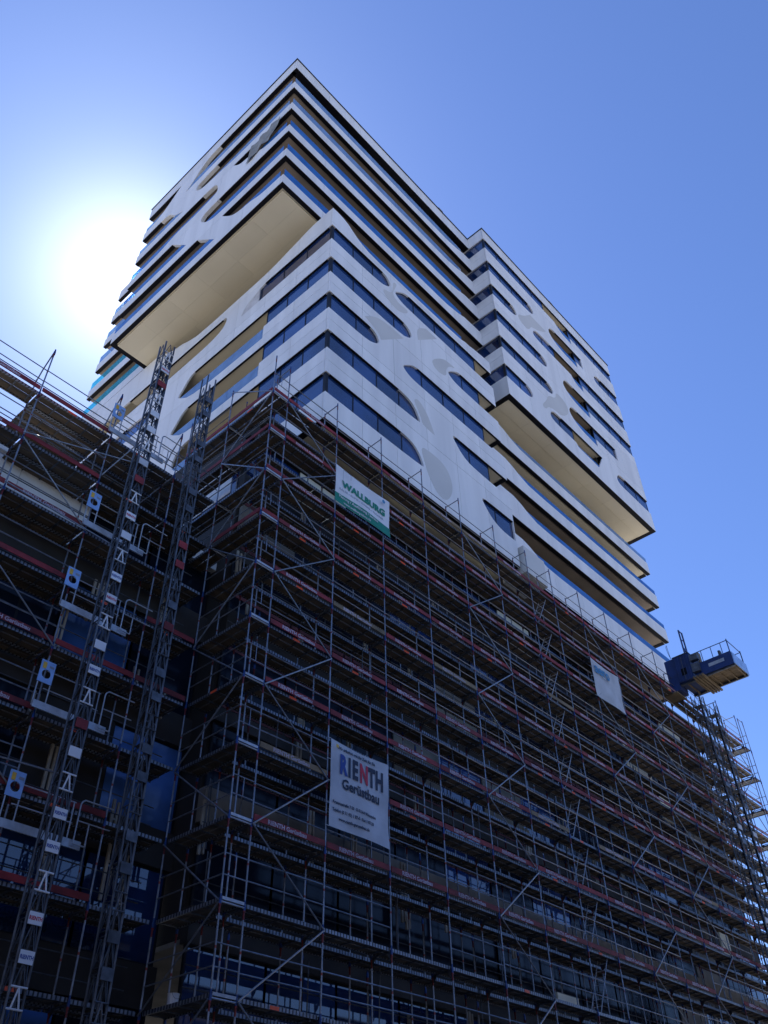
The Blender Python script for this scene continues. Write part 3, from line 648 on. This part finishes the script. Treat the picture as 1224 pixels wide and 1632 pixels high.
def bay(parent, p, L, rot, z, board=True, rail=True, deck=True, dirv=(1, 0), lettering=True):
    sc = (L / BAY, 1, 1)
    if deck: put('deck', DK[1 if random.random() < 0.3 else 0], parent, (p[0], p[1], z + random.uniform(-0.012, 0.012)), (0, 0, rot), sc)
    if board:
        t = put('toe_board', TB if random.random() < 0.94 else TBW, parent, (p[0], p[1], z), (0, 0, rot), sc)
        t.rotation_euler[0] = random.uniform(-0.02, 0.02)
        if lettering and L > 2.3:
            l_ = bpy.data.objects.new('lettering', LET); COL.objects.link(l_); l_.parent = t; l_.location = (0.5, -0.039, 0.035)
    if rail and random.random() > 0.04: put('guardrail', GR, parent, (p[0], p[1], z + random.uniform(-0.03, 0.02)), (0, random.uniform(-0.008, 0.008) if rot == 0 else 0, rot), sc)
def brace(parent, a, b_):
    m = MB(); a = Vector(a); b_ = Vector(b_); m.tube((0, 0, 0), b_ - a, 0.0235, 'galv', 6); put('brace', m.mesh('brace'), parent, a)

# --- front scaffold
FS = thing('front_scaffold', (33, 17.2, GROUND), 'tall tube scaffold with red lettered toe boards along the long facade under the tower', 'scaffold')
FX = [13.79 + BAY * i for i in range(7)] + [31.46 + BAY * i for i in range(9)]
FY = 16.89; LV = [2.86 + 2 * k for k in range(12)]; TOPZ = 26.86
for i, x in enumerate(FX):
    standard(FS, x, FY, GROUND, TOPZ); standard(FS, x, FY + 0.73, GROUND, TOPZ - 0.06)
    put('top_bar', (lambda b: (b.tube((0, 0, 0), (0, 0.73, -0.02), 0.022, 'galv', 6), b.mesh('top_bar'))[1])(MB()), FS, (x, FY, TOPZ - 0.1))
    for z in LV: put('transom', TR, FS, (x, FY, z))
    if i < len(FX) - 1: standard(FS, x + 1.25, 18.95, GROUND, 24.4, 'inner_standard'); standard(FS, x + 0.05, 18.5, GROUND, 24.4, 'inner_standard')
inner_rail = MB(); inner_rail.tube((0, 0, 0.55), (BAY, 0, 0.55), 0.018, 'dgalv', 5); inner_rail.tube((0, 0, 1.05), (BAY, 0, 1.05), 0.018, 'dgalv', 5); IR = inner_rail.mesh('inner_rail')
pm = MB(); pm.tube((0, 0, 0), (0, 0, 1.95), 0.02, 'dgalv', 5); PR = pm.mesh('prop')
for i in range(len(FX) - 1):
    L = FX[i + 1] - FX[i]
    for k, z in enumerate(LV):
        bay(FS, (FX[i], FY), L, 0, z, board=z > 8 and not (random.random() < 0.03), rail=True)
        put('inner_deck', DK[0], FS, (FX[i], FY + 1.0, z - 0.02), None, (L / BAY, 1, 1))
        if k > 0: put('inner_rail', IR, FS, (FX[i], 18.95, z), None, (L / BAY, 1, 1))
        if k > 1 and random.random() < 0.8: put('inner_board', IB, FS, (FX[i], 18.9, z), None, (L / BAY, 1, 1))
        for q in range(random.randint(0, 2) if k < 10 else 0): put('prop', PR, FS, (FX[i] + random.uniform(0.1, L - 0.1), random.choice([17.75, 18.3, 19.25]), z + 0.01), (random.uniform(-0.02, 0.02), random.uniform(-0.05, 0.05), 0))
        if k % 2 and k < 11:
            for q in range(random.randint(0, 2)): put('batten', BT[random.randint(0, 2)], FS, (FX[i] + random.uniform(0.2, L - 0.2), 19.3, z + random.uniform(-0.4, 0.5)), (0, random.uniform(-0.03, 0.03), 0))
        if i == 6 and k < 11: put('ladder', LD, FS, (FX[i] + 0.2, FY + 0.05, z))
    if i in (0, 4, 8, 10, 14):
        for k in range(-1, 11):
            z = LV[0] + 2 * k
            a, e = (FX[i], FX[i + 1]) if (k + i) % 2 else (FX[i + 1], FX[i])
            brace(FS, (a, FY - 0.05, z - 0.1), (e, FY - 0.05, z + 1.9))
# --- side scaffold at the corner
SS = thing('corner_scaffold', (13.4, 19.4, GROUND), 'narrow scaffold return at the near building corner beside the second hoist mast', 'scaffold')
SX = 13.06; SY = [16.89, 19.45, 22.03]
standard(SS, SX, SY[0], GROUND, TOPZ)
standard(SS, SX, SY[1], GROUND, TOPZ); standard(SS, SX + 0.73, SY[1], GROUND, TOPZ - 0.06)
standard(SS, SX, SY[2], 18.0, TOPZ); standard(SS, SX + 0.73, SY[2], 18.0, TOPZ - 0.06)
b = MB(); b.tube((0, 0, -0.12), (0.73, 0, -0.12), 0.021, 'alu', 5); b.box(0.03, 0.7, -0.02, 0.02, -0.07, 0.0, 'alu'); ST = b.mesh('end_transom')
for z in LV:
    for j in range(2):
        if j == 1 and z < 18: continue
        bay(SS, (SX, SY[j + 1] - 0.0), SY[j + 1] - SY[j], -math.pi / 2, z, board=(z > 22 or random.random() < 0.35), rail=True, lettering=False)
        if j == 0 or z > 18: put('end_transom', ST, SS, (SX, SY[j] - 0.01, z))
    k = int((z - 2.86) / 2)
    a, e = (SY[0], SY[1]) if k % 2 else (SY[1], SY[0])
    brace(SS, (SX - 0.05, a, z - 0.1), (SX - 0.05, e, z + 1.85))
    # end guard between the two corner uprights
    m = MB(); m.tube((0, 0, 0.5), (0.73, 0, 0.5), 0.017, 'galv', 5); m.tube((0, 0, 1.0), (0.73, 0, 1.0), 0.017, 'galv', 5); m.tube((0.365, 0, 0.5), (0.365, 0, 1.0), 0.012, 'galv', 5); put('end_rail', m.mesh('end_rail'), SS, (SX, SY[0], z))
    if z > 18: put('end_board', (lambda b: (b.box(0.03, 0.7, -0.035, -0.01, 0.015, 0.17, 'red'), b.mesh('end_board'))[1])(MB()), SS, (SX, SY[0], z))
# --- scaffold along the lower wing
WS = thing('wing_scaffold', (6, 19.8, GROUND), 'scaffold with hoist landings along the lower wing at the picture\'s left edge', 'scaffold')
WX = [-1.72, 0.88, 3.48, 6.07, 8.66, 11.2, 13.0]; WYS = 19.45; WL = [2.86 + 2 * k for k in range(10)]; WTOP = 22.9
for i, x in enumerate(WX[:-1]):
    standard(WS, x, WYS, GROUND, WTOP); standard(WS, x, WYS + 0.73, GROUND, WTOP - 0.9)
    put('top_bar', (lambda b: (b.path([(0, 0, 0), (0, 0.5, -0.55), (0, 0.73, -1.0)], 0.022, 'galv', 6), b.mesh('top_bar'))[1])(MB()), WS, (x, WYS, WTOP - 0.05))
    for z in WL: put('transom', TR, WS, (x, WYS, z))
for i in range(len(WX) - 1):
    L = WX[i + 1] - WX[i]
    for z in WL:
        op = i in (4, 5)
        bay(WS, (WX[i], WYS), L, 0, z, board=(not op or random.random() < 0.35) and z > 6, rail=not op or z > 20, lettering=(random.random() < 0.35))
        put('inner_rail', IR, WS, (WX[i], WYS + 0.73, z), None, (L / BAY, 1, 1))
        if z < 16 or i > 2:
            put('inner_deck', DK[0], WS, (WX[i], WYS + 0.66, z - 0.02), None, (L / BAY, 0.62 if z < 18 else 1.0, 1))
        if z > 18 and i > 2: put('inner_deck', DK[0], WS, (WX[i], WYS + 1.35, z - 0.03), None, (L / BAY, 1, 1))
        if random.random() < 0.6: put('inner_board', IB, WS, (WX[i], WYS + 0.78, z), None, (L / BAY, 1, 1))
        if z < 16:
            for q in range(random.randint(0, 2)): put('batten', BT[random.randint(0, 2)], WS, (WX[i] + random.uniform(0.2, L - 0.2), 20.5, z + random.uniform(-0.3, 0.5)))
    if i in (2, 3):
        for k in range(0, 10):
            z = WL[k]; a, e = (WX[i], WX[i + 1]) if (k + i) % 2 else (WX[i + 1], WX[i])
            if (k + i) % 2 == 0 and k < 8: brace(WS, (a, WYS - 0.05, z - 0.1), (e, WYS - 0.05, z + 1.9))
brace(WS, (6.0, WYS - 0.1, 18.9), (9.3, 18.75, 19.6)); brace(WS, (6.0, WYS - 0.1, 16.9), (9.3, 18.75, 16.2)); brace(WS, (8.7, WYS, 19.1), (9.35, 18.7, 20.6)); brace(WS, (6.0, WYS - 0.1, 9.3), (9.3, 18.7, 9.2))
# --- far end return
ES = thing('end_scaffold', (53, 18, GROUND), 'scaffold return at the far right end of the facade behind the blue platform', 'scaffold')
EX = 53.4
for j, y in enumerate((16.89, 19.49, 22.09)):
    standard(ES, EX, y, GROUND, TOPZ); standard(ES, EX - 0.73, y, GROUND, TOPZ - 0.06)
    put('top_bar', (lambda b: (b.tube((0, 0, 0), (-0.73, 0, -0.02), 0.022, 'galv', 6), b.mesh('top_bar'))[1])(MB()), ES, (EX, y, TOPZ - 0.1))
    if j < 2:
        for z in LV[2:]:
            bay(ES, (EX, y), BAY, math.pi / 2, z, board=False, rail=True, deck=False); put('deck', SDK, ES, (EX, y, z), (0, 0, math.pi / 2))
            if (int(z) // 2 + j) % 2: brace(ES, (EX + 0.05, y, z - 0.1), (EX + 0.05, y + BAY, z + 1.9))

# ------------------------------------------------------------------ hoist masts
def mast(name, x, y, z1, w_, label, plates, lab=None, group=None, rack=True):
    o = thing(name, (x, y, GROUND), label, 'hoist mast', group)
    h = w_ / 2; z0 = GROUND
    for sx in (-1, 1):
        for sy in (-1, 1):
            c = MB(); c.tube((0, 0, 0), (0, 0, z1 - z0), 0.03, 'dgalv', 7); put('chord', c.mesh('chord'), o, (x + sx * h, y + sy * h, z0))
    br = MB(); n = int((z1 - z0) / 0.75)
    cs = [(-h, -h), (h, -h), (h, h), (-h, h)]
    for i in range(n):
        za = i * 0.75
        for j in range(4):
            a, e = cs[j], cs[(j + 1) % 4]
            br.tube((*a, za), (*e, za), 0.016, 'dgalv', 4)
            mid = ((a[0] + e[0]) / 2, (a[1] + e[1]) / 2)
            br.tube((*a, za), (*mid, za + 0.72), 0.014, 'dgalv', 4); br.tube((*e, za), (*mid, za + 0.72), 0.014, 'dgalv', 4)
    lat = put('lattice', br.mesh('lattice'), o, (x, y, z0)); lat["kind"] = "stuff"
    if rack: boxpart('rack_rail', o, x + h + 0.035, x + h + 0.085, y - 0.04, y + 0.04, z0, z1 - 0.3, 'black')
    for i in range(1, n):
        r = random.random()
        if i % 3 == 2:
            m2 = MB(); m2.tube((-h, 0, -0.2), (h, 0, -0.2), 0.02, plates, 5); m2.tube((-h, 0, 0.2), (h, 0, 0.2), 0.02, plates, 5); m2.tube((-h * 0.5, 0, -0.2), (0, 0, 0.2), 0.02, plates, 5); m2.tube((h * 0.5, 0, -0.2), (0, 0, 0.2), 0.02, plates, 5)
            put('section_brace', m2.mesh('section_brace'), o, (x, y - h - 0.04, z0 + i * 0.75)); continue
        zc = z0 + i * 0.75; mm = plates if r < 0.75 else ('bannergrey' if r < 0.9 else 'red')
        pl = boxpart('section_plate', o, x - h + 0.02, x + h - 0.02, y - h - 0.06, y - h - 0.035, zc - 0.13, zc + 0.12, mm)
        boxpart('section_tray', o, x - h + 0.03, x + h - 0.03, y - h, y + h, zc + 0.13, zc + 0.15, 'dgalv')
        if lab and r < 0.5:
            t = bpy.data.objects.new('lettering', text_mesh("RIENTH", 0.11, 'redp' if r < 0.25 else 'bluep', 0.003, 0.8, 'CENTER')); COL.objects.link(t); t.parent = pl; t.location = (0, -0.016, -0.04)
    return o
mast('hoist_mast', 9.4, 18.55, 25.4, 0.36, 'taller lattice hoist mast with white plates in front of the lower wing', 'banner', True, 'hoist masts')
mast('hoist_mast', 11.3, 18.5, 25.2, 0.34, 'shorter lattice hoist mast with grey plates next to the building corner', 'dgalv', None, 'hoist masts')
mast('hoist_mast', 44.55, 16.1, 24.7, 0.5, 'lattice mast carrying the blue work platform at the far end of the scaffold', 'dgalv', None, 'hoist masts')
mast('hoist_mast', 46.1, 16.0, 24.7, 0.5, 'second lattice mast under the blue work platform, farther along the facade', 'dgalv', None, 'hoist masts')

# landing places of the hoist: blue plate with a round hole, gate and sill
def disc_plate(w_, h_, r, m):
    b = MB(); cx, cz_ = 0.0, -0.1 * h_
    ang = sorted([2 * math.pi * (i + 0.5) / 16 - math.pi for i in range(16)] + [math.atan2(q * h_ / 2 - cz_, p * w_ / 2 - cx) for p in (-1, 1) for q in (-1, 1)]); n = len(ang)
    rim = [(cx + r * math.cos(a), cz_ + r * math.sin(a)) for a in ang]
    def outp(i):
        c, s_ = math.cos(ang[i]), math.sin(ang[i]); t = 1e9
        if abs(c) > 1e-6: t = min(t, ((w_ / 2 if c > 0 else -w_ / 2) - cx) / c)
        if abs(s_) > 1e-6: t = min(t, ((h_ / 2 if s_ > 0 else -h_ / 2) - cz_) / s_)
        return (cx + c * t, cz_ + s_ * t)
    O = [outp(i) for i in range(n)]
    for y in (-0.012, 0.012):
        for i in range(n):
            j = (i + 1) % n; b.face([(rim[i][0], y, rim[i][1]), (O[i][0], y, O[i][1]), (O[j][0], y, O[j][1]), (rim[j][0], y, rim[j][1])], m)
    for i in range(n):
        j = (i + 1) % n
        b.face([(rim[i][0], -.012, rim[i][1]), (rim[j][0], -.012, rim[j][1]), (rim[j][0], .012, rim[j][1]), (rim[i][0], .012, rim[i][1])], m)
        b.face([(O[i][0], -.012, O[i][1]), (O[j][0], -.012, O[j][1]), (O[j][0], .012, O[j][1]), (O[i][0], .012, O[i][1])], m)
    return b.mesh('gate_plate')
PLATE = disc_plate(0.40, 0.62, 0.125, 'plate')
storey = ['top', 'second', 'third', 'fourth', 'lowest']
for i, z in enumerate((20.88, 16.9, 13.98, 10.95, 7.95)):
    o = thing('hoist_landing', (8.9, 19.2, z), f'{storey[i]} hoist landing with blue holed plate and tubular gate beside the lettered mast', 'hoist landing', 'hoist landings on the wing scaffold')
    pl = put('gate_plate', PLATE, o, (8.62, 19.28, z + 0.95))
    bb = boxpart('label', pl, 8.47, 8.57, 19.255, 19.263, z + 1.02, z + 1.2, 'yellow')
    boxpart('label', pl, 8.66, 8.78, 19.255, 19.263, z + 1.08, z + 1.14, 'greyp')
    for q in (8.45, 8.8): boxpart('plate_leg', o, q - 0.015, q + 0.015, 19.27, 19.29, z - 0.05, z + 0.62, 'alu')
    boxpart('sill_board', o, 8.45, 10.55, 19.22, 19.26, z - 0.1, z + 0.1, 'alu')
    b = MB(); b.path([(0, 0, 0), (0, 0, 0.95), (0.03, 0, 1.03), (0.1, 0, 1.08), (0.9, 0, 1.08)], 0.02, 'alu', 6); b.tube((0, 0, 0.55), (0.9, 0, 0.55), 0.016, 'alu', 5); b.tube((0, 0, 0.0), (0.32, 0, 0), 0.02, 'alu', 6); b.tube((0.32, 0, 0), (0.32, 0, 0.55), 0.018, 'alu', 5)
    put('gate', b.mesh('gate'), o, (10.3, 19.15, z - 0.02))
    b = MB(); b.tube((0, 0, 0.5), (1.6, 0, 0.5), 0.016, 'alu', 5); b.tube((0, 0, 1.0), (1.6, 0, 1.0), 0.016, 'alu', 5); b.tube((1.55, 0, 0), (1.55, 0, 1.0), 0.018, 'alu', 5); put('rail', b.mesh('rail'), o, (8.65, 19.3, z))

# ------------------------------------------------------------------ blue work platform on the far masts
HP = thing('work_platform', (44.6, 15, 25), 'blue steel work platform with railing at the top of the far mast', 'work platform')
zb = 25.25; HP.scale = (0.84, 0.84, 0.84)
boxpart('floor_beam', HP, 43.6, 43.72, 12.9, 16.8, zb, zb + 0.16, 'dgalv'); boxpart('floor_beam', HP, 45.5, 45.62, 12.9, 16.8, zb, zb + 0.16, 'dgalv')
for q in range(7): boxpart('floor_joist', HP, 43.72, 45.5, 13.0 + q * 0.55, 13.07 + q * 0.55, zb + 0.02, zb + 0.12, 'timber')
for q in range(6): boxpart('floor_plank', HP, 43.62 + q * 0.33, 43.93 + q * 0.33, 12.9, 16.8, zb + 0.165, zb + 0.205, 'timber')
for q in range(4): boxpart('stored_beam', HP, 43.0, 45.9, 14.9 + q * 0.2, 15.03 + q * 0.2, zb - 0.13, zb - 0.01, 'timber')
boxpart('side_panel', HP, 43.5, 43.55, 12.9, 15.6, zb + 0.1, zb + 1.05, 'blue'); boxpart('side_panel', HP, 45.65, 45.7, 12.9, 15.6, zb + 0.1, zb + 1.05, 'blue')
boxpart('end_panel', HP, 43.5, 45.7, 12.84, 12.89, zb + 0.1, zb + 0.95, 'plate')
nm = put('name_plate', (lambda b: (b.box(-0.01, 0.0, -0.55, 0.55, -0.12, 0.12, 'alu'), b.mesh('name_plate'))[1])(MB()), HP, (43.49, 14.0, zb + 0.62))
b = MB()
for x in (43.55, 45.65):
    b.tube((x - 44.6, 12.95 - 14, 1.0), (x - 44.6, 12.95 - 14, 2.0), 0.035, 'blue', 6); b.tube((x - 44.6, 12.95 - 14, 1.9), (x - 44.6, 16.2 - 14, 1.9), 0.028, 'blue', 6)
b.tube((43.55 - 44.6, -1.05, 1.9), (45.65 - 44.6, -1.05, 1.9), 0.028, 'blue', 6)
put('railing', b.mesh('railing'), HP, (44.6, 14, zb))
boxpart('drive_housing', HP, 43.3, 45.9, 15.65, 16.75, zb + 0.1, zb + 2.0, 'blue'); boxpart('drive_housing', HP, 43.5, 44.6, 16.8, 17.5, zb - 0.3, zb + 2.1, 'blue')
boxpart('housing_opening', HP, 43.27, 43.298, 16.0, 16.4, zb + 0.5, zb + 1.0, 'black')
boxpart('motor', HP, 43.1, 43.45, 15.0, 15.55, zb + 1.2, zb + 1.65, 'dgalv'); boxpart('switch_box', HP, 43.2, 43.48, 15.1, 15.6, zb + 0.4, zb + 1.0, 'dgalv')
boxpart('guard_board', HP, 44.0, 44.4, 15.2, 15.28, zb + 1.0, zb + 2.2, 'timber'); boxpart('guard_board', HP, 44.6, 45.0, 14.9, 14.98, zb + 1.0, zb + 1.7, 'timber')
b = MB()
for x in (-0.25, 0.25): b.tube((x, 0, 0), (x, 0, 2.6), 0.055, 'blue', 6)
b.tube((-0.25, 0, 2.55), (0.25, 0, 2.55), 0.045, 'blue', 6); b.tube((-0.25, 0, 1.85), (0.25, 0, 1.85), 0.03, 'blue', 6); b.box(-0.25, 0.25, -0.04, 0.04, 0.95, 1.15, 'blue')
put('mast_head_frame', b.mesh('mast_head_frame'), HP, (44.6, 16.2, zb + 2.0))
for q in range(5): boxpart('housing_rib', HP, 43.262, 43.298, 15.75 + q * 0.22, 15.79 + q * 0.22, zb + 0.15, zb + 1.95, 'dgalv' if q == 2 else 'blue')
boxpart('housing_lid', HP, 43.25, 45.95, 15.6, 16.8, zb + 2.002, zb + 2.05, 'dgalv')
b = MB(); b.path([(0, 0, 0), (-0.15, 0.05, 0.5), (-0.12, 0.1, 1.0), (0.05, 0.1, 1.25), (0.12, 0.1, 0.8), (0.1, 0.05, 0.1)], 0.015, 'black', 5); put('power_cable', b.mesh('power_cable'), HP, (43.4, 16.9, zb + 2.0))
for q in range(4): boxpart('railing_post', HP, 43.52, 43.56, 13.4 + q * 0.7, 13.44 + q * 0.7, zb + 1.05, zb + 1.9, 'blue')
boxpart('control_box', HP, 43.6, 43.9, 13.6, 13.75, zb + 1.1, zb + 1.45, 'dgalv')
boxpart('landing_tray', HP, 43.2, 44.5, 17.0, 18.1, zb - 0.55, zb - 0.45, 'timber')

# ------------------------------------------------------------------ banners
def wob(u, v): return 0.33 * (0.05 * math.sin(u * 8 + v * 2.3) * (0.3 + v * (1 - v) * 2.2) + 0.022 * math.sin(v * 11 + u * 5) + 0.03 * math.sin((u + v) * 6))
def banner(name, x0, x1, z0, z1, m, label, sag=0.0, y=16.83):
    o = thing(name, (x0, y, z0), label, 'banner'); b = MB(); n, k = 30, 20; o['span_x0'] = x0; o['span_x1'] = x1; o['span_z0'] = z0; o['span_z1'] = z1
    def P(i, j):
        u, v = i / n, j / k
        return (u * (x1 - x0) - 0.05 * math.sin(v * 3.1) * (u - 0.5), wob(u, v) - 0.03, v * (z1 - z0) - 0.06 * math.sin(u * math.pi) * v + 0.03 * math.sin(u * math.pi) * (1 - v))
    for i in range(n):
        for j in range(k): b.face([P(i, j), P(i + 1, j), P(i + 1, j + 1), P(i, j + 1)], m)
    c = put('cloth', b.mesh('cloth'), o, (x0, y, z0)); c.data.polygons.foreach_set('use_smooth', [True] * len(c.data.polygons))
    tie = MB()
    for q in range(5):
        zz = (z1 - z0) * q / 4
        for sx_ in (0, x1 - x0): tie.tube((sx_, -0.03, zz), (sx_ + (0.07 if sx_ else -0.07), 0.04, zz + 0.04), 0.008, 'banner', 4)
    put('tie_cords', tie.mesh('tie_cords'), o, (x0, y, z0))['kind'] = 'stuff'
    return o, P
def print_on(o, me, x, z, y=None, name='lettering'):
    x0, x1, z0, z1 = o['span_x0'], o['span_x1'], o['span_z0'], o['span_z1']; me = me.copy()
    for v in me.vertices:
        v.co.y += wob((x + v.co.x - x0) / (x1 - x0), (z + v.co.z - z0) / (z1 - z0)) - (0.085 if x > 30 else 0.052)
    me.update(); return put(name, me, o, (x, 16.83, z))
W, _ = banner('banner', 16.3, 19.3, 21.45, 23.3, 'banner', 'white and green company banner near the top of the front scaffold')
gs = MB()
for i in range(30):
    for j in range(4):
        q = [(16.3 + 3.0 * (i + di) / 30, 21.45 + 0.115 * (j + dj)) for di, dj in ((0, 0), (1, 0), (1, 1), (0, 1))]
        gs.face([(a_ - 16.3, wob((a_ - 16.3) / 3.0, (b_ - 21.45) / 1.85) - 0.038, b_ - 21.45 + 0.03 * math.sin((a_ - 16.3) / 3.0 * math.pi)) for a_, b_ in q], 'green')
put('green_stripe', gs.mesh('green_stripe'), W, (16.3, 16.83, 21.45))
print_on(W, text_mesh("WALLBURG", 0.42, 'green', 0.02, 1.06), 16.66, 22.36)
print_on(W, text_mesh("KÄLTE • KLIMA • WÄRME • TECHNIK", 0.15, 'greyp', 0, 1.0), 16.5, 22.12)
print_on(W, text_mesh("Planung / Ausführung / Service", 0.17, 'banner', 0.003, 1.0), 16.5, 21.76)
print_on(W, text_mesh("www.wallburg-klima.de", 0.15, 'banner', 0.002, 1.0), 16.75, 21.55)
put('outline_drawing', (lambda b: (b.path([(0, 0, 0), (0, 0, 0.75), (0.42, 0, 0.75), (0.42, 0, 0.5)], 0.006, 'greyp', 4), b.mesh('outline_drawing'))[1])(MB()), W, (16.6, 16.70, 22.35))
put('round_mark', (lambda b: (b.tube((0, 0, 0), (0, 0.004, 0), 0.09, 'cyanp', 10), b.mesh('round_mark'))[1])(MB()), W, (18.85, 16.69, 22.98))
Rb, _ = banner('banner', 16.42, 18.9, 9.45, 12.05, 'bannergrey', 'large grey banner with red and blue lettering low on the front scaffold')
xx = 16.78
for ch, c, dx in (("R", 'bluep', 0.34), ("I", 'navy', 0.18), ("E", 'navy', 0.32), ("N", 'redp', 0.38), ("T", 'navy', 0.31), ("H", 'navy', 0.36)):
    print_on(Rb, text_mesh(ch, 0.80, c, 0.034, 0.60), xx, 11.1); xx += dx
print_on(Rb, text_mesh("Gerüstbau", 0.42, 'navy', 0.012, 0.90), 16.88, 10.66)
print_on(Rb, text_mesh("Wir arbeiten mit für Zeit für Sie", 0.13, 'navy', 0.003, 0.95), 16.68, 11.8)
print_on(Rb, text_mesh("Krummestraße 7-20 · D-71364 Winnenden", 0.125, 'navy', 0.003, 0.8), 16.55, 10.15)
print_on(Rb, text_mesh("Telefon (0 71 95) 1 87-0 · Fax 1 87-20", 0.125, 'navy', 0.003, 0.85), 16.55, 9.93)
print_on(Rb, text_mesh("www.rienth-geruestbau.de", 0.125, 'navy', 0.003, 0.9), 16.8, 9.71)
boxpart('yellow_mark', Rb, 16.55, 16.65, 16.70, 16.705, 11.78, 11.88, 'yellow')
Ab, _ = banner('banner', 33.85, 36.45, 20.65, 22.75, 'bannergrey', 'pale banner with blue lower-case lettering high on the scaffold near the far platform')
print_on(Ab, text_mesh("aero", 0.78, 'cyanp', 0.02, 0.95), 34.05, 22.02)
print_on(Ab, text_mesh("fassaden", 0.16, 'greyp', 0, 1), 34.6, 21.85)

# ------------------------------------------------------------------ small things left on the decks
b = MB(); n = 14
ring = lambda r, z: [(r * math.cos(2 * math.pi * i / n), r * math.sin(2 * math.pi * i / n), z) for i in range(n)]
A_, B_, C_ = ring(0.11, 0), ring(0.14, 0.3), ring(0.15, 0.3)
for i in range(n):
    j = (i + 1) % n
    b.face([A_[i], A_[j], B_[j], B_[i]], 'film'); b.face([B_[i], B_[j], C_[j], C_[i]], 'film')
b.face(list(reversed(A_)), 'film'); b.face(ring(0.138, 0.27), 'film')
bo = thing('bucket', (13.4, 18.7, 4.86), 'off-white plastic bucket standing on the lowest visible corner scaffold deck', 'bucket')
put('pail', b.mesh('pail'), bo, (13.4, 18.7, 4.86)); put('bucket_handle', (lambda h: (h.path([(0.14 * math.cos(t), 0.02, 0.3 + 0.02 - 0.14 * math.sin(t)) for t in [math.pi * q / 8 for q in range(9)]], 0.004, 'dgalv', 4), h.mesh('bucket_handle'))[1])(MB()), bo, (13.4, 18.55, 4.86))
for nm_, x, z, w_, h_, lab in (('insulation_board', 40.2, 16.9, 1.1, 1.1, 'pale insulation board leaning inside the scaffold near the far end'), ('insulation_board', 43.3, 10.9, 0.9, 1.4, 'pale insulation board standing low on the scaffold near the picture\'s right edge'), ('insulation_board', 28.4, 6.9, 1.3, 0.5, 'low tan board lying against the inner rail near the bottom edge of the picture')):
    o = boxpart(nm_, None, x, x + w_, 17.75, 17.83, z, z + h_, 'soffit'); tag(o, lab, 'board')
